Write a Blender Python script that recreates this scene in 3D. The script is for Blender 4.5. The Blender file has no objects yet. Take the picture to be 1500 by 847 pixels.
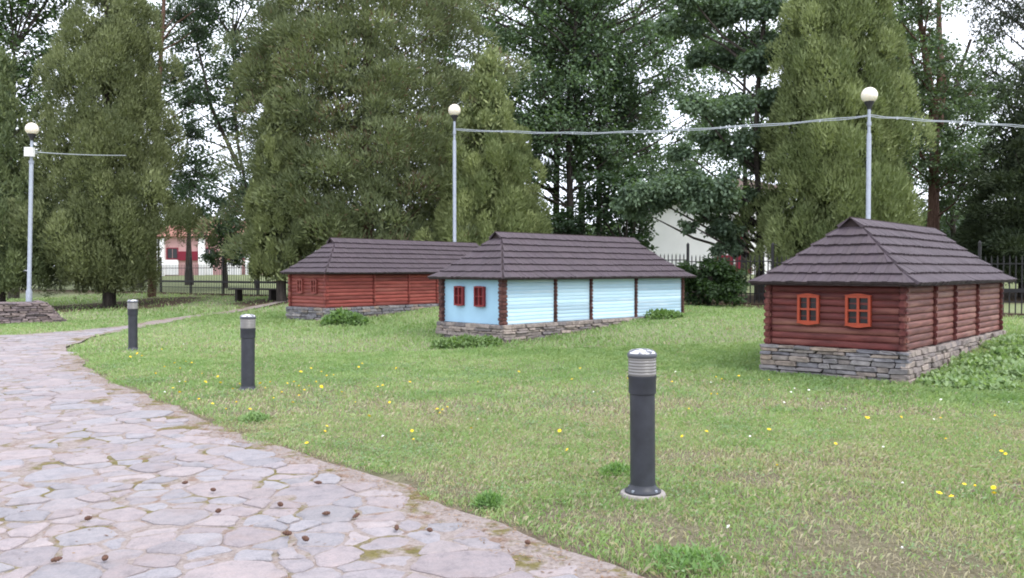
import bpy, bmesh, math, random
import numpy as np
from mathutils import Vector, Matrix

# ------------------------------------------------------------------ camera, sky, sun, exposure
SC = bpy.context.scene
COL = SC.collection
CAMH, FPX, HORIZ = 1.55, 1250.0, 397.0          # eye height, focal length (photo pixels), horizon row
cam_d = bpy.data.cameras.new('camera')
cam_d.sensor_width = 36.0
cam_d.lens = 36.0 * FPX / 1500.0
cam_d.clip_start, cam_d.clip_end = 0.05, 3000.0
cam = bpy.data.objects.new('camera', cam_d); COL.objects.link(cam)
cam.location = (0, 0, CAMH)
cam.rotation_euler = (math.radians(90) - math.atan(26.5 / FPX), 0, 0)
SC.camera = cam

SUN_EL, SUN_AZ = math.radians(55), math.radians(135)    # azimuth clockwise from +Y: behind the viewer, to the right
world = bpy.data.worlds.new('World'); SC.world = world; world.use_nodes = True
wt = world.node_tree; wt.nodes.clear()
w_out = wt.nodes.new('ShaderNodeOutputWorld'); w_bg = wt.nodes.new('ShaderNodeBackground')
w_sky = wt.nodes.new('ShaderNodeTexSky'); w_sky.sky_type = 'NISHITA'; w_sky.sun_disc = False
w_sky.sun_elevation, w_sky.sun_rotation = SUN_EL, SUN_AZ
w_co = wt.nodes.new('ShaderNodeTexCoord'); w_n = wt.nodes.new('ShaderNodeTexNoise')
w_n.inputs['Scale'].default_value = 2.2; w_n.inputs['Detail'].default_value = 5
w_r = wt.nodes.new('ShaderNodeValToRGB')                # an overcast deck, a little uneven
w_r.color_ramp.elements[0].position = .3; w_r.color_ramp.elements[0].color = (8.3, 8.8, 10.3, 1)
w_r.color_ramp.elements[1].position = .7; w_r.color_ramp.elements[1].color = (10.6, 10.9, 12.0, 1)
w_mix = wt.nodes.new('ShaderNodeMix'); w_mix.data_type = 'RGBA'; w_mix.inputs[0].default_value = .88
wt.links.new(w_co.outputs['Generated'], w_n.inputs['Vector']); wt.links.new(w_n.outputs['Fac'], w_r.inputs['Fac'])
wt.links.new(w_sky.outputs['Color'], w_mix.inputs[6]); wt.links.new(w_r.outputs['Color'], w_mix.inputs[7])
wt.links.new(w_mix.outputs[2], w_bg.inputs['Color']); w_bg.inputs['Strength'].default_value = .12
wt.links.new(w_bg.outputs[0], w_out.inputs['Surface'])
sun_d = bpy.data.lights.new('sun', 'SUN'); sun_d.energy = 1.4; sun_d.angle = math.radians(25); sun_d.color = (1, .965, .91)
sun = bpy.data.objects.new('sun', sun_d); COL.objects.link(sun)
to_sun = Vector((math.sin(SUN_AZ) * math.cos(SUN_EL), math.cos(SUN_AZ) * math.cos(SUN_EL), math.sin(SUN_EL)))
sun.rotation_euler = to_sun.to_track_quat('Z', 'Y').to_euler(); sun.location = to_sun * 60
vs = SC.view_settings
vs.view_transform = 'Standard'; vs.look = 'None'; vs.exposure = 1.05; vs.gamma = 1.0; vs.use_curve_mapping = False
SC.cycles.use_denoising = True
SC.cycles.max_bounces = 8; SC.cycles.diffuse_bounces = 4; SC.cycles.transmission_bounces = 6; SC.cycles.transparent_max_bounces = 8
SC.cycles.filter_width = 1.9

RNG = np.random.default_rng(7)
random.seed(7)

# ------------------------------------------------------------------ helpers
def tag(o, label=None, cat=None, group=None, kind=None):
    if label: o['label'] = label
    if cat: o['category'] = cat
    if group: o['group'] = group
    if kind: o['kind'] = kind
    return o

def empty(name, loc=(0, 0, 0), rz=0.0):
    o = bpy.data.objects.new(name, None); COL.objects.link(o)
    o.location = loc; o.rotation_euler = (0, 0, rz); o.empty_display_size = .2
    return o

def link(name, me, mat=None, parent=None, loc=None, rot=None, scale=None):
    o = bpy.data.objects.new(name, me); COL.objects.link(o)
    if mat is not None and len(me.materials) == 0: me.materials.append(mat)
    if parent is not None: o.parent = parent
    if loc is not None: o.location = loc
    if rot is not None: o.rotation_euler = rot
    if scale is not None: o.scale = scale
    return o

def np_mesh(name, V, F, col=None, smooth=False):
    """V (n,3); F (m,k) faces of one size; col (n,3) per-vertex colour."""
    V = np.ascontiguousarray(V, dtype=np.float32); F = np.ascontiguousarray(F, dtype=np.int32)
    me = bpy.data.meshes.new(name); m, k = F.shape
    me.vertices.add(len(V)); me.vertices.foreach_set('co', V.ravel())
    me.loops.add(m * k); me.loops.foreach_set('vertex_index', F.ravel())
    me.polygons.add(m); me.polygons.foreach_set('loop_start', np.arange(0, m * k, k, dtype=np.int32))
    if smooth: me.polygons.foreach_set('use_smooth', np.ones(m, dtype=bool))
    if col is not None:
        a = me.attributes.new('Col', 'FLOAT_COLOR', 'POINT')
        a.data.foreach_set('color', np.c_[col, np.ones(len(V))].astype(np.float32).ravel())
    me.update()
    return me

class MB:
    """collects simple shapes into one mesh"""
    def __init__(s): s.v, s.f, s.c, s.sm = [], [], [], []
    def add(s, v, f, c=None, smooth=False):
        b = len(s.v); s.v += [tuple(p) for p in v]; s.f += [tuple(i + b for i in q) for q in f]
        s.sm += [smooth] * len(f)
        s.c += [c if c is not None else (1, 1, 1)] * len(v)
    def box(s, lo, hi, c=None):
        (a, b, d), (e, f, g) = lo, hi
        s.add([(a, b, d), (e, b, d), (e, f, d), (a, f, d), (a, b, g), (e, b, g), (e, f, g), (a, f, g)],
              [(0, 3, 2, 1), (4, 5, 6, 7), (0, 1, 5, 4), (1, 2, 6, 5), (2, 3, 7, 6), (3, 0, 4, 7)], c)
    def lathe(s, prof, n=24, c=None, cx=0, cy=0, smooth=True):
        v, f = [], []
        for r, z in prof:
            for i in range(n):
                a = 2 * math.pi * i / n; v.append((cx + r * math.cos(a), cy + r * math.sin(a), z))
        for j in range(len(prof) - 1):
            for i in range(n):
                k = (i + 1) % n; f.append((j * n + i, j * n + k, (j + 1) * n + k, (j + 1) * n + i))
        f.append(tuple(range(n - 1, -1, -1))); f.append(tuple((len(prof) - 1) * n + i for i in range(n)))
        s.add(v, f, c, smooth)
    def tube(s, pts, rad, n=8, c=None):
        pts = [Vector(p) for p in pts]; v, f = [], []
        up = Vector((0, 0, 1))
        for i, p in enumerate(pts):
            d = (pts[min(i + 1, len(pts) - 1)] - pts[max(i - 1, 0)])
            d = d.normalized() if d.length > 1e-9 else up
            a = d.cross(Vector((1, 0, 0)) if abs(d.x) < .9 else Vector((0, 1, 0))).normalized(); b = d.cross(a)
            r = rad[i] if hasattr(rad, '__len__') else rad
            for k in range(n):
                t = 2 * math.pi * k / n; v.append(p + a * (r * math.cos(t)) + b * (r * math.sin(t)))
        for j in range(len(pts) - 1):
            for k in range(n):
                q = (k + 1) % n; f.append((j * n + k, j * n + q, (j + 1) * n + q, (j + 1) * n + k))
        f.append(tuple(range(n - 1, -1, -1))); f.append(tuple((len(pts) - 1) * n + k for k in range(n)))
        s.add(v, f, c, True)
    def mesh(s, name, mat=None, col=False):
        me = bpy.data.meshes.new(name); me.from_pydata(s.v, [], s.f)
        me.polygons.foreach_set('use_smooth', s.sm)
        if col:
            a = me.attributes.new('Col', 'FLOAT_COLOR', 'POINT')
            a.data.foreach_set('color', np.c_[np.array(s.c), np.ones(len(s.v))].astype(np.float32).ravel())
        if mat: me.materials.append(mat)
        me.update(); return me
    def build(s, name, mat, parent=None, loc=None, rot=None, col=False, sharp=40):
        o = link(name, s.mesh(name, mat, col), None, parent, loc, rot)
        if any(s.sm): o.data.set_sharp_from_angle(angle=math.radians(sharp))
        return o

# value noise on the plane, for terrain-like variation
_tab = np.random.default_rng(3).random((64, 64))
def vnoise(x, y, sc, seed=0):
    x = np.asarray(x) * sc + 17.3 * (seed + 1); y = np.asarray(y) * sc + 9.1 * (seed + 1)
    xi = np.floor(x).astype(int); yi = np.floor(y).astype(int); fx = x - xi; fy = y - yi
    fx = fx * fx * (3 - 2 * fx); fy = fy * fy * (3 - 2 * fy)
    g = lambda i, j: _tab[i % 64, j % 64]
    return (g(xi, yi) * (1 - fx) + g(xi + 1, yi) * fx) * (1 - fy) + (g(xi, yi + 1) * (1 - fx) + g(xi + 1, yi + 1) * fx) * fy
def fbm(x, y, sc, seed=0):
    return (vnoise(x, y, sc, seed) + .5 * vnoise(x, y, sc * 2.1, seed + 3) + .25 * vnoise(x, y, sc * 4.3, seed + 5)) / 1.75
def sstep(a, b, x):
    t = np.clip((np.asarray(x, dtype=float) - a) / (b - a), 0, 1); return t * t * (3 - 2 * t)

# ------------------------------------------------------------------ materials
class NT:
    def __init__(s, name):
        s.m = bpy.data.materials.new(name); s.m.use_nodes = True; s.t = s.m.node_tree
        s.b = s.t.nodes['Principled BSDF']; s.out = s.t.nodes['Material Output']
    def n(s, ty, **kw):
        x = s.t.nodes.new(ty)
        for k, v in kw.items():
            if k in x.inputs: x.inputs[k].default_value = v
            else: setattr(x, k, v)
        return x
    def l(s, a, b): s.t.links.new(a, b)
    def ramp(s, fac, stops):
        r = s.n('ShaderNodeValToRGB'); e = r.color_ramp.elements
        while len(e) < len(stops): e.new(.5)
        for q, (p, c) in zip(e, stops):
            q.position = p; q.color = (*c, 1) if len(c) == 3 else c
        s.l(fac, r.inputs['Fac']); return r.outputs['Color']
    def mix(s, fac, a, b, mode='MIX'):
        x = s.n('ShaderNodeMix', data_type='RGBA', blend_type=mode)
        for k, v in ((0, fac), (6, a), (7, b)):
            if hasattr(v, 'links'): s.l(v, x.inputs[k])
            else: x.inputs[k].default_value = v if k == 0 else (*v, 1)
        return x.outputs[2]
    def noise(s, scale, detail=4, vec=None, rough=.55):
        x = s.n('ShaderNodeTexNoise'); x.inputs['Scale'].default_value = scale; x.inputs['Detail'].default_value = detail
        x.inputs['Roughness'].default_value = rough
        if vec is not None: s.l(vec, x.inputs['Vector'])
        return x.outputs['Fac']
    def coord(s, which='Object', scale=None):
        c = s.n('ShaderNodeTexCoord').outputs[which]
        if scale is None: return c
        m = s.n('ShaderNodeMapping'); m.inputs['Scale'].default_value = scale; s.l(c, m.inputs['Vector']); return m.outputs[0]
    def bump(s, h, strength=.3, dist=.01):
        b = s.n('ShaderNodeBump'); b.inputs['Strength'].default_value = strength; b.inputs['Distance'].default_value = dist
        s.l(h, b.inputs['Height']); s.l(b.outputs[0], s.b.inputs['Normal'])
    def done(s, color=None, rough=.8, spec=.3, metal=0):
        if color is not None:
            if hasattr(color, 'links'): s.l(color, s.b.inputs['Base Color'])
            else: s.b.inputs['Base Color'].default_value = (*color, 1)
        s.b.inputs['Roughness'].default_value = rough; s.b.inputs['Specular IOR Level'].default_value = spec
        s.b.inputs['Metallic'].default_value = metal
        return s.m

def lin(r, g, b):
    f = lambda c: (c / 255 / 12.92) if c / 255 <= .04045 else ((c / 255 + .055) / 1.055) ** 2.4
    return (f(r), f(g), f(b))

def mat_wood(name, dark, light, wear, rough=.62, wear_amt=.7):
    t = NT(name); co = t.coord('Object', (1.2, 9, 9))
    rnd = t.n('ShaderNodeObjectInfo').outputs['Random']
    add = t.n('ShaderNodeVectorMath', operation='ADD'); t.l(co, add.inputs[0]); 
    cmb = t.n('ShaderNodeCombineXYZ'); mul = t.n('ShaderNodeMath', operation='MULTIPLY'); t.l(rnd, mul.inputs[0]); mul.inputs[1].default_value = 37
    t.l(mul.outputs[0], cmb.inputs[0]); t.l(mul.outputs[0], cmb.inputs[1]); t.l(cmb.outputs[0], add.inputs[1])
    g = t.noise(2.2, 6, add.outputs[0]); base = t.ramp(g, [(.3, dark), (.7, light)])
    tint = t.ramp(rnd, [(0, (.74, .73, .74)), (.5, (1, 1, 1)), (1, (1.22, 1.20, 1.17))])
    c = t.mix(1.0, base, tint, 'MULTIPLY')
    wn = t.noise(.55, 5, add.outputs[0]); wf = t.ramp(wn, [(.50, (0, 0, 0)), (.70, (wear_amt,) * 3)])
    c = t.mix(wf, c, wear); t.bump(g, .35, .006)
    return t.done(c, rough, .25)

def mat_stone(name, cols, scale=5, bump=.5):
    t = NT(name); rnd = t.n('ShaderNodeObjectInfo').outputs['Random']
    k = len(cols); base = t.ramp(rnd, [(i / (k - 1), c) for i, c in enumerate(cols)])
    g = t.n('ShaderNodeNewGeometry').outputs['Position']
    n = t.noise(scale * 2.3, 6, g, .65); v = t.ramp(n, [(.3, (.62, .61, .62)), (.7, (1.25, 1.24, 1.22))])
    c = t.mix(1, base, v, 'MULTIPLY'); t.bump(n, bump, .02)
    return t.done(c, .9, .2)

def mat_leaf(name, trans=.35, rough=.6, tint=(1.0, 1.15, .55)):
    t = NT(name); a = t.n('ShaderNodeAttribute', attribute_name='Col').outputs['Color']
    t.l(a, t.b.inputs['Base Color']); t.b.inputs['Roughness'].default_value = rough; t.b.inputs['Specular IOR Level'].default_value = .25
    tr = t.n('ShaderNodeBsdfTranslucent'); c = t.mix(1, a, tint, 'MULTIPLY'); t.l(c, tr.inputs['Color'])
    mx = t.n('ShaderNodeMixShader'); mx.inputs[0].default_value = trans
    t.l(t.b.outputs[0], mx.inputs[1]); t.l(tr.outputs[0], mx.inputs[2]); t.l(mx.outputs[0], t.out.inputs['Surface'])
    return t.m

def mat_plain(name, color, rough=.6, spec=.3, metal=0, var=.12, scale=8, bump=.08):
    t = NT(name); g = t.n('ShaderNodeNewGeometry').outputs['Position']
    n = t.noise(scale, 5, g); lo = tuple(c * (1 - var) for c in color); hi = tuple(min(1, c * (1 + var)) for c in color)
    if bump: t.bump(n, bump, .01)
    return t.done(t.ramp(n, [(.3, lo), (.7, hi)]), rough, spec, metal)

def mat_bark(name, a, b):
    t = NT(name); co = t.coord('Object', (6, 6, 1.1)); n = t.noise(2.5, 6, co, .7)
    t.bump(n, .8, .05); return t.done(t.ramp(n, [(.35, a), (.65, b)]), .95, .1)

M_ground = None
def make_ground_mat():
    t = NT('lawn_soil'); g = t.n('ShaderNodeNewGeometry').outputs['Position']
    big = t.noise(.35, 4, g); fine = t.noise(9, 6, g, .7); vf = t.noise(60, 4, g, .7)
    green = t.ramp(fine, [(.3, (.17, .21, .10)), (.7, (.29, .33, .175))])
    dry = t.ramp(vf, [(.3, (.12, .09, .07)), (.7, (.26, .205, .16))])
    sx = t.n('ShaderNodeSeparateXYZ'); t.l(g, sx.inputs[0]); mr = t.n('ShaderNodeMapRange')      # worn near the path, green farther off
    t.l(sx.outputs['Y'], mr.inputs['Value']); mr.inputs['From Min'].default_value = 9; mr.inputs['From Max'].default_value = 20
    mr.inputs['To Min'].default_value = 1; mr.inputs['To Max'].default_value = .15
    f = t.mix(1, t.ramp(big, [(.35, (.55, .55, .55)), (.62, (1, 1, 1))]), mr.outputs[0], 'MULTIPLY')
    c = t.mix(f, green, dry)
    clod = t.noise(26, 6, g, .75); c = t.mix(1, c, t.ramp(clod, [(.32, (.55, .55, .55)), (.5, (1, 1, 1)), (.7, (1.25, 1.25, 1.25))]), 'MULTIPLY')
    lit = t.n('ShaderNodeAttribute', attribute_name='Col').outputs['Color']
    c = t.mix(lit, c, t.ramp(clod, [(.3, (.045, .034, .024)), (.7, (.115, .085, .055))]))
    t.bump(clod, .9, .05)
    return t.done(c, .95, .05)
M_ground = make_ground_mat()
def make_path_mat():
    t = NT('path_bed'); g = t.n('ShaderNodeNewGeometry').outputs['Position']
    n = t.noise(38, 6, g, .75); m = t.noise(2.1, 5, g, .7); m2 = t.noise(6.5, 4, g)
    sand = t.ramp(n, [(.3, (.16, .13, .115)), (.55, (.27, .23, .215)), (.75, (.34, .30, .285))])
    moss = t.ramp(n, [(.3, (.075, .065, .018)), (.7, (.17, .145, .045))])
    litter = t.ramp(n, [(.3, (.11, .065, .045)), (.7, (.25, .165, .115))])
    c = t.mix(t.ramp(m, [(.52, (0, 0, 0)), (.60, (.9, .9, .9))]), sand, moss)
    c = t.mix(t.ramp(m2, [(.56, (0, 0, 0)), (.66, (.7, .7, .7))]), c, litter)
    t.bump(n, .7, .015); return t.done(c, .95, .1)
M_path = make_path_mat()
def make_flag_mat():
    t = NT('flagstone'); a = t.n('ShaderNodeAttribute', attribute_name='Col').outputs['Color']
    g = t.n('ShaderNodeNewGeometry').outputs['Position']
    n = t.noise(11, 6, g, .7); n2 = t.noise(70, 4, g, .7); n3 = t.noise(3.2, 4, g)
    v = t.ramp(n, [(.25, (.68, .68, .70)), (.48, (1, 1, 1)), (.75, (1.2, 1.15, 1.12))])
    c = t.mix(1, a, v, 'MULTIPLY')
    c = t.mix(1, c, t.ramp(n2, [(.3, (.86, .86, .86)), (.7, (1.1, 1.1, 1.1))]), 'MULTIPLY')
    c = t.mix(t.ramp(n3, [(.55, (0, 0, 0)), (.72, (.4, .4, .4))]), c, (.235, .18, .165))
    mn = t.n('ShaderNodeMath', operation='ADD'); t.l(n, mn.inputs[0]); t.l(n2, mn.inputs[1])
    t.bump(mn.outputs[0], .6, .015); return t.done(c, .82, .3)
M_flag = make_flag_mat()
M_grass = mat_leaf('grass_blade', .4, .55, (1.1, 1.15, .6))
M_leaf = mat_leaf('broad_leaf', .38, .45, (1.05, 1.2, .5))
M_conif = mat_leaf('conifer_spray', .22, .6, (1.05, 1.1, .55))
M_bark_grey = mat_bark('bark_grey', (.028, .024, .022), (.085, .072, .062))
M_bark_red = mat_bark('bark_red', (.055, .032, .024), (.17, .105, .08))
M_red_dark = mat_wood('stained_log_maroon', (.062, .018, .017), (.145, .038, .035), (.24, .115, .085))
M_red_side = mat_wood('stained_log_lit_side', (.095, .038, .032), (.20, .085, .070), (.30, .18, .14))  # paler than the maroon front: the side wall's stronger light is in the colour
M_red_bright = mat_wood('stained_log_brick', (.140, .034, .028), (.245, .062, .050), (.31, .14, .105), wear_amt=.35)
M_blue_board = mat_wood('painted_board_blue', (.41, .58, .675), (.455, .615, .70), (.56, .645, .69), .75, .5)
M_blue_wall = mat_plain('painted_render_blue', (.335, .525, .66), .75, .25, 0, .06, 3, .12)
M_log_end = mat_wood('log_end_brown', (.045, .018, .016), (.12, .050, .042), (.20, .10, .08))
M_shingle = None
def make_shingle_mat():
    t = NT('wood_shingle'); a = t.n('ShaderNodeAttribute', attribute_name='Col').outputs['Color']
    g = t.n('ShaderNodeNewGeometry').outputs['Position']
    n = t.noise(22, 5, g, .7); n2 = t.noise(1.7, 4, g)
    c = t.mix(1, a, t.ramp(n, [(.3, (.86, .86, .86)), (.7, (1.12, 1.11, 1.11))]), 'MULTIPLY')
    c = t.mix(1, c, t.ramp(n2, [(.35, (.93, .93, .93)), (.65, (1.06, 1.05, 1.05))]), 'MULTIPLY')
    t.bump(n, .5, .01); return t.done(c, .75, .3)
M_shingle = make_shingle_mat()
M_deck = mat_plain('roof_boards', (.035, .024, .024), .85)
M_slate = mat_stone('foundation_slate', [(.115, .112, .125), (.23, .215, .215), (.155, .155, .175), (.27, .215, .17), (.19, .175, .17), (.13, .13, .15), (.30, .275, .26)])
M_slate_pale = mat_stone('foundation_stone_pale', [(.20, .175, .165), (.30, .255, .23), (.16, .145, .15), (.34, .285, .25), (.24, .21, .19)])
M_mortar = mat_plain('dark_joint', (.055, .048, .045), .95, .1, 0, .3, 20)
M_orange = mat_plain('orange_red_paint', (.31, .047, .018), .5, .35, 0, .12, 14)
M_redpaint = mat_plain('red_window_paint', (.20, .024, .026), .55, .3, 0, .15, 16)
M_redpaint_d = mat_plain('dark_red_window_paint', (.095, .014, .016), .6, .3, 0, .2, 16)
M_glass_dark = mat_plain('dark_pane', (.018, .019, .022), .18, .35, 0, .2, 4, 0)
M_graphite = mat_plain('graphite_enamel', (.026, .028, .036), .48, .4, 0, .28, 9, .06)
M_capmet = mat_plain('bollard_cap_metal', (.075, .08, .095), .4, .45, 0, .15, 12)
def make_dropping_mat():
    t = NT('bollard_cap_soiled'); co = t.coord('Object'); n = t.noise(22, 4, co, .6)
    c = t.mix(t.ramp(n, [(.52, (0, 0, 0)), (.6, (1, 1, 1))]), (.10, .105, .125), (.62, .62, .64)); return t.done(c, .45, .4)
M_capsoil = make_dropping_mat()
M_ribglass = mat_plain('ribbed_diffuser', (.19, .182, .175), .25, .5, 0, .08, 18)
M_concrete = mat_plain('pale_concrete', (.30, .275, .26), .9, .2, 0, .2, 25, .3)
M_galv = mat_plain('galvanised_steel', (.29, .32, .37), .45, .5, .25, .12, 9)
M_black = mat_plain('black_plastic', (.022, .022, .025), .5, .4)
def make_globe_mat():
    t = NT('opal_globe'); t.b.inputs['Subsurface Weight'].default_value = .5
    t.b.inputs['Subsurface Radius'].default_value = (.1, .08, .06)
    g = t.noise(6, 3, t.coord('Object')); return t.done(t.ramp(g, [(.3, (.74, .67, .54)), (.7, (.83, .77, .66))]), .3, .5)
M_globe = make_globe_mat()
M_boxwhite = mat_plain('junction_box_white', (.68, .68, .66), .55)
M_cable = mat_plain('grey_cable', (.34, .37, .40), .55, .4, 0, .1, 3, 0)
M_iron = mat_plain('fence_iron', (.014, .013, .014), .6, .35)
M_soil = mat_plain('bare_soil', (.075, .052, .038), .95, .1, 0, .35, 6, .4)
M_bench = mat_plain('dark_bench_wood', (.025, .02, .018), .8)
M_cone = mat_plain('pine_cone', (.10, .055, .04), .85, .2, 0, .35, 90, .3)
M_pink = mat_plain('pink_render', (.50, .30, .295), .85, .2, 0, .08, 1)
M_magenta = mat_plain('crimson_panel', (.17, .012, .028), .7, .3, 0, .1, 2)
M_white = mat_plain('white_render', (.86, .85, .86), .85, .2, 0, .05, 1)
M_terra = mat_plain('terracotta_tile', (.30, .14, .11), .85, .2, 0, .15, 3)
M_brownroof = mat_plain('brown_tile', (.11, .075, .06), .85, .2, 0, .15, 3)

# ------------------------------------------------------------------ terrain
FN0, FD = np.array([-15.7, 43.7]), np.array([.802, -.597]); FD = FD / np.linalg.norm(FD); FNn = np.array([-FD[1], FD[0]])
def hgt(x, y):
    x = np.asarray(x, dtype=float); y = np.asarray(y, dtype=float)
    s = (x - 5.27) * .72 + (y - 11.43) * .69
    q = -(x - 5.27) * .69 + (y - 11.43) * .72
    h0 = np.interp(q, [-10, 0, 7.8, 14.4, 18, 25, 33], [0, .02, .10, .24, .22, .06, 0])
    h = h0 * sstep(-3.5, 0, s) + .36 * sstep(0, 5.6, s)
    df = (x - FN0[0]) * FNn[0] + (y - FN0[1]) * FNn[1]
    h = h + .85 * sstep(2, 24, df)
    return h
def H(x, y): return float(hgt(x, y))
def at(px, d, py=None):
    """a point seen at photo column px (and row py) at depth d"""
    x = (px - 750) / FPX * d
    return (x, d) if py is None else (x, d, CAMH + (HORIZ - py) * d / FPX)

def axis(lo, hi, fine_lo, fine_hi, fine, growth):
    a = list(np.arange(fine_lo, fine_hi + 1e-6, fine)); st = fine; v = fine_hi
    while v < hi: st *= growth; v += st; a.append(v)
    st = fine; v = fine_lo
    while v > lo: st *= growth; v -= st; a.insert(0, v)
    return np.array(a)
gx = axis(-900, 900, -20, 18, .4, 1.18); gy = axis(-60, 1500, 0, 46, .4, 1.18)
GX, GY = np.meshgrid(gx, gy)
GZ = hgt(GX, GY) + (fbm(GX, GY, .9, 2) - .5) * .03 * sstep(60, 30, GY)
nx, ny = len(gx), len(gy)
idx = np.arange(nx * ny).reshape(ny, nx)
GF = np.stack([idx[:-1, :-1], idx[:-1, 1:], idx[1:, 1:], idx[1:, :-1]], -1).reshape(-1, 4)
# the ground is pressed below the paving where the path runs
PATH_R = [(2.3, .6), (1.75, 2.0), (1.25, 3.2), (.66, 4.3), (-.10, 5.2), (-1.28, 6.6), (-3.10, 8.7), (-4.66, 10.6), (-6.3, 12.9), (-8.0, 15.6), (-8.9, 17.2),
          (-9.75, 19.8), (-10.05, 22.8), (-9.75, 24.9), (-9.2, 28.0), (-8.2, 33.5)]
PATH_L = [(-8.9, 33.8), (-9.9, 28.3), (-10.5, 25.6), (-10.95, 23.7), (-11.5, 21.6), (-12.4, 20.3), (-16, 18.8), (-21, 17.6), (-21, 11), (-13, 6.5), (-8, 3.4), (-6.5, .6)]
def smooth_line(P, per=6):
    P = [np.array(p, float) for p in P]; out = []
    for i in range(len(P) - 1):
        p0, p1, p2, p3 = P[max(i - 1, 0)], P[i], P[i + 1], P[min(i + 2, len(P) - 1)]
        for k in range(per):
            t = k / per
            out.append(.5 * ((2 * p1) + (-p0 + p2) * t + (2 * p0 - 5 * p1 + 4 * p2 - p3) * t * t + (-p0 + 3 * p1 - 3 * p2 + p3) * t ** 3))
    out.append(P[-1]); return out
PATH = np.array(smooth_line(PATH_R) + smooth_line(PATH_L))
PATH = PATH + np.stack([vnoise(PATH[:, 0], PATH[:, 1], 1.7, 4) - .5, vnoise(PATH[:, 0], PATH[:, 1], 1.9, 6) - .5], -1) * .22
def inpoly(x, y, P):
    x = np.asarray(x); y = np.asarray(y); r = np.zeros(x.shape, bool); n = len(P); j = n - 1
    for i in range(n):
        xi, yi, xj, yj = P[i][0], P[i][1], P[j][0], P[j][1]
        c = ((yi > y) != (yj > y)) & (x < (xj - xi) * (y - yi) / (yj - yi + 1e-12) + xi); r ^= c; j = i
    return r
def pdist(x, y, P):
    """distance to the outline of P"""
    x = np.asarray(x, float); y = np.asarray(y, float); d = np.full(x.shape, 1e9)
    for i in range(len(P)):
        a, b = P[i - 1], P[i]; e = b - a; L = float(e @ e) + 1e-12
        t = np.clip(((x - a[0]) * e[0] + (y - a[1]) * e[1]) / L, 0, 1)
        d = np.minimum(d, np.hypot(x - a[0] - t * e[0], y - a[1] - t * e[1]))
    return d
_sx, _sy = np.arange(-23, 5, .1), np.arange(-1, 36, .1); _SX, _SY = np.meshgrid(_sx, _sy)
_SDF = pdist(_SX, _SY, PATH) * np.where(inpoly(_SX, _SY, PATH), -1, 1)
def sdf(x, y):
    u = np.clip((np.asarray(x) + 23) / .1, 0, len(_sx) - 1.001); v = np.clip((np.asarray(y) + 1) / .1, 0, len(_sy) - 1.001)
    i, j = u.astype(int), v.astype(int); a, b = u - i, v - j
    return (_SDF[j, i] * (1 - a) + _SDF[j, i + 1] * a) * (1 - b) + (_SDF[j + 1, i] * (1 - a) + _SDF[j + 1, i + 1] * a) * b
# bare needle-covered earth under the conifers and along the fence
LITTER = [(*at(0, 34.5), 4.2), (*at(166, 36), 5.0), (*at(412, 32.5), 2.6), (*at(538, 35.5), 5.5), (*at(716, 32.5), 3.2), (*at(1222, 28.5), 3.6), (*at(1114, 30), 4.0), (*at(1500, 30), 4.0)]
def litter(x, y):
    x = np.asarray(x, float); y = np.asarray(y, float); m = np.zeros(x.shape)
    for a, b, r in LITTER: m = np.maximum(m, sstep(r, r * .6, np.hypot(x - a, y - b) + (fbm(x, y, .8, 61) - .5) * 2.2))
    df = (x - FN0[0]) * FNn[0] + (y - FN0[1]) * FNn[1]
    m = np.maximum(m, sstep(1.8, .5, np.abs(df + .4) + (fbm(x, y, 1.1, 62) - .5) * 1.2))
    return m
near = (np.abs(GX) < 24) & (GY > -2) & (GY < 36)
ins = np.zeros(GX.shape, bool); ins[near] = inpoly(GX[near], GY[near], PATH)
GZ = np.where(ins, hgt(GX, GY) - .035, GZ)
ground = link('ground', np_mesh('ground', np.stack([GX.ravel(), GY.ravel(), GZ.ravel()], -1), GF, np.repeat(litter(GX, GY).ravel()[:, None], 3, 1), smooth=True), M_ground)
tag(ground, 'grassy ground of the park rising gently behind the little houses', 'ground', kind='structure')

# path bed: a fine sheet a little above the ground
bm = bmesh.new()
cell = .3
pv = {}
vx = np.arange(-21.3, 3, cell); vy = np.arange(.3, 34.2, cell)
PX, PY = np.meshgrid(vx, vy); inn = inpoly(PX + cell / 2, PY + cell / 2, PATH) | (pdist(PX + cell / 2, PY + cell / 2, PATH) < cell * .75)
def snap(x, y):
    return x, y
V, F, mp = [], [], {}
for j in range(len(vy)):
    for i in range(len(vx)):
        if inn[j, i]:
            q = []
            for a, b in ((i, j), (i + 1, j), (i + 1, j + 1), (i, j + 1)):
                if (a, b) not in mp: mp[(a, b)] = len(V); V.append((vx[0] + a * cell, vy[0] + b * cell))
                q.append(mp[(a, b)])
            F.append(q)
V = np.array(V); ino = inpoly(V[:, 0], V[:, 1], PATH); dd = pdist(V[:, 0], V[:, 1], PATH)
# pull outside vertices back to the outline so that the edge is clean
def nearest(p):
    best, bd = p, 1e9
    for i in range(len(PATH)):
        a, b = PATH[i - 1], PATH[i]; e = b - a; t = min(1, max(0, float((p - a) @ e) / (float(e @ e) + 1e-12))); c = a + t * e
        d = float(np.hypot(*(p - c)))
        if d < bd: best, bd = c, d
    return best
for k in np.where(~ino)[0]: V[k] = nearest(V[k])
VZ = hgt(V[:, 0], V[:, 1]) + .012 + np.where(ino, (fbm(V[:, 0], V[:, 1], 2.0, 8) - .5) * .012, -.004)
path = link('path', np_mesh('path', np.c_[V, VZ], np.array(F), smooth=True), M_path)
tag(path, 'curving path of irregular pinkish grey flagstones with mossy sandy joints', 'path', kind='structure')

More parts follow.
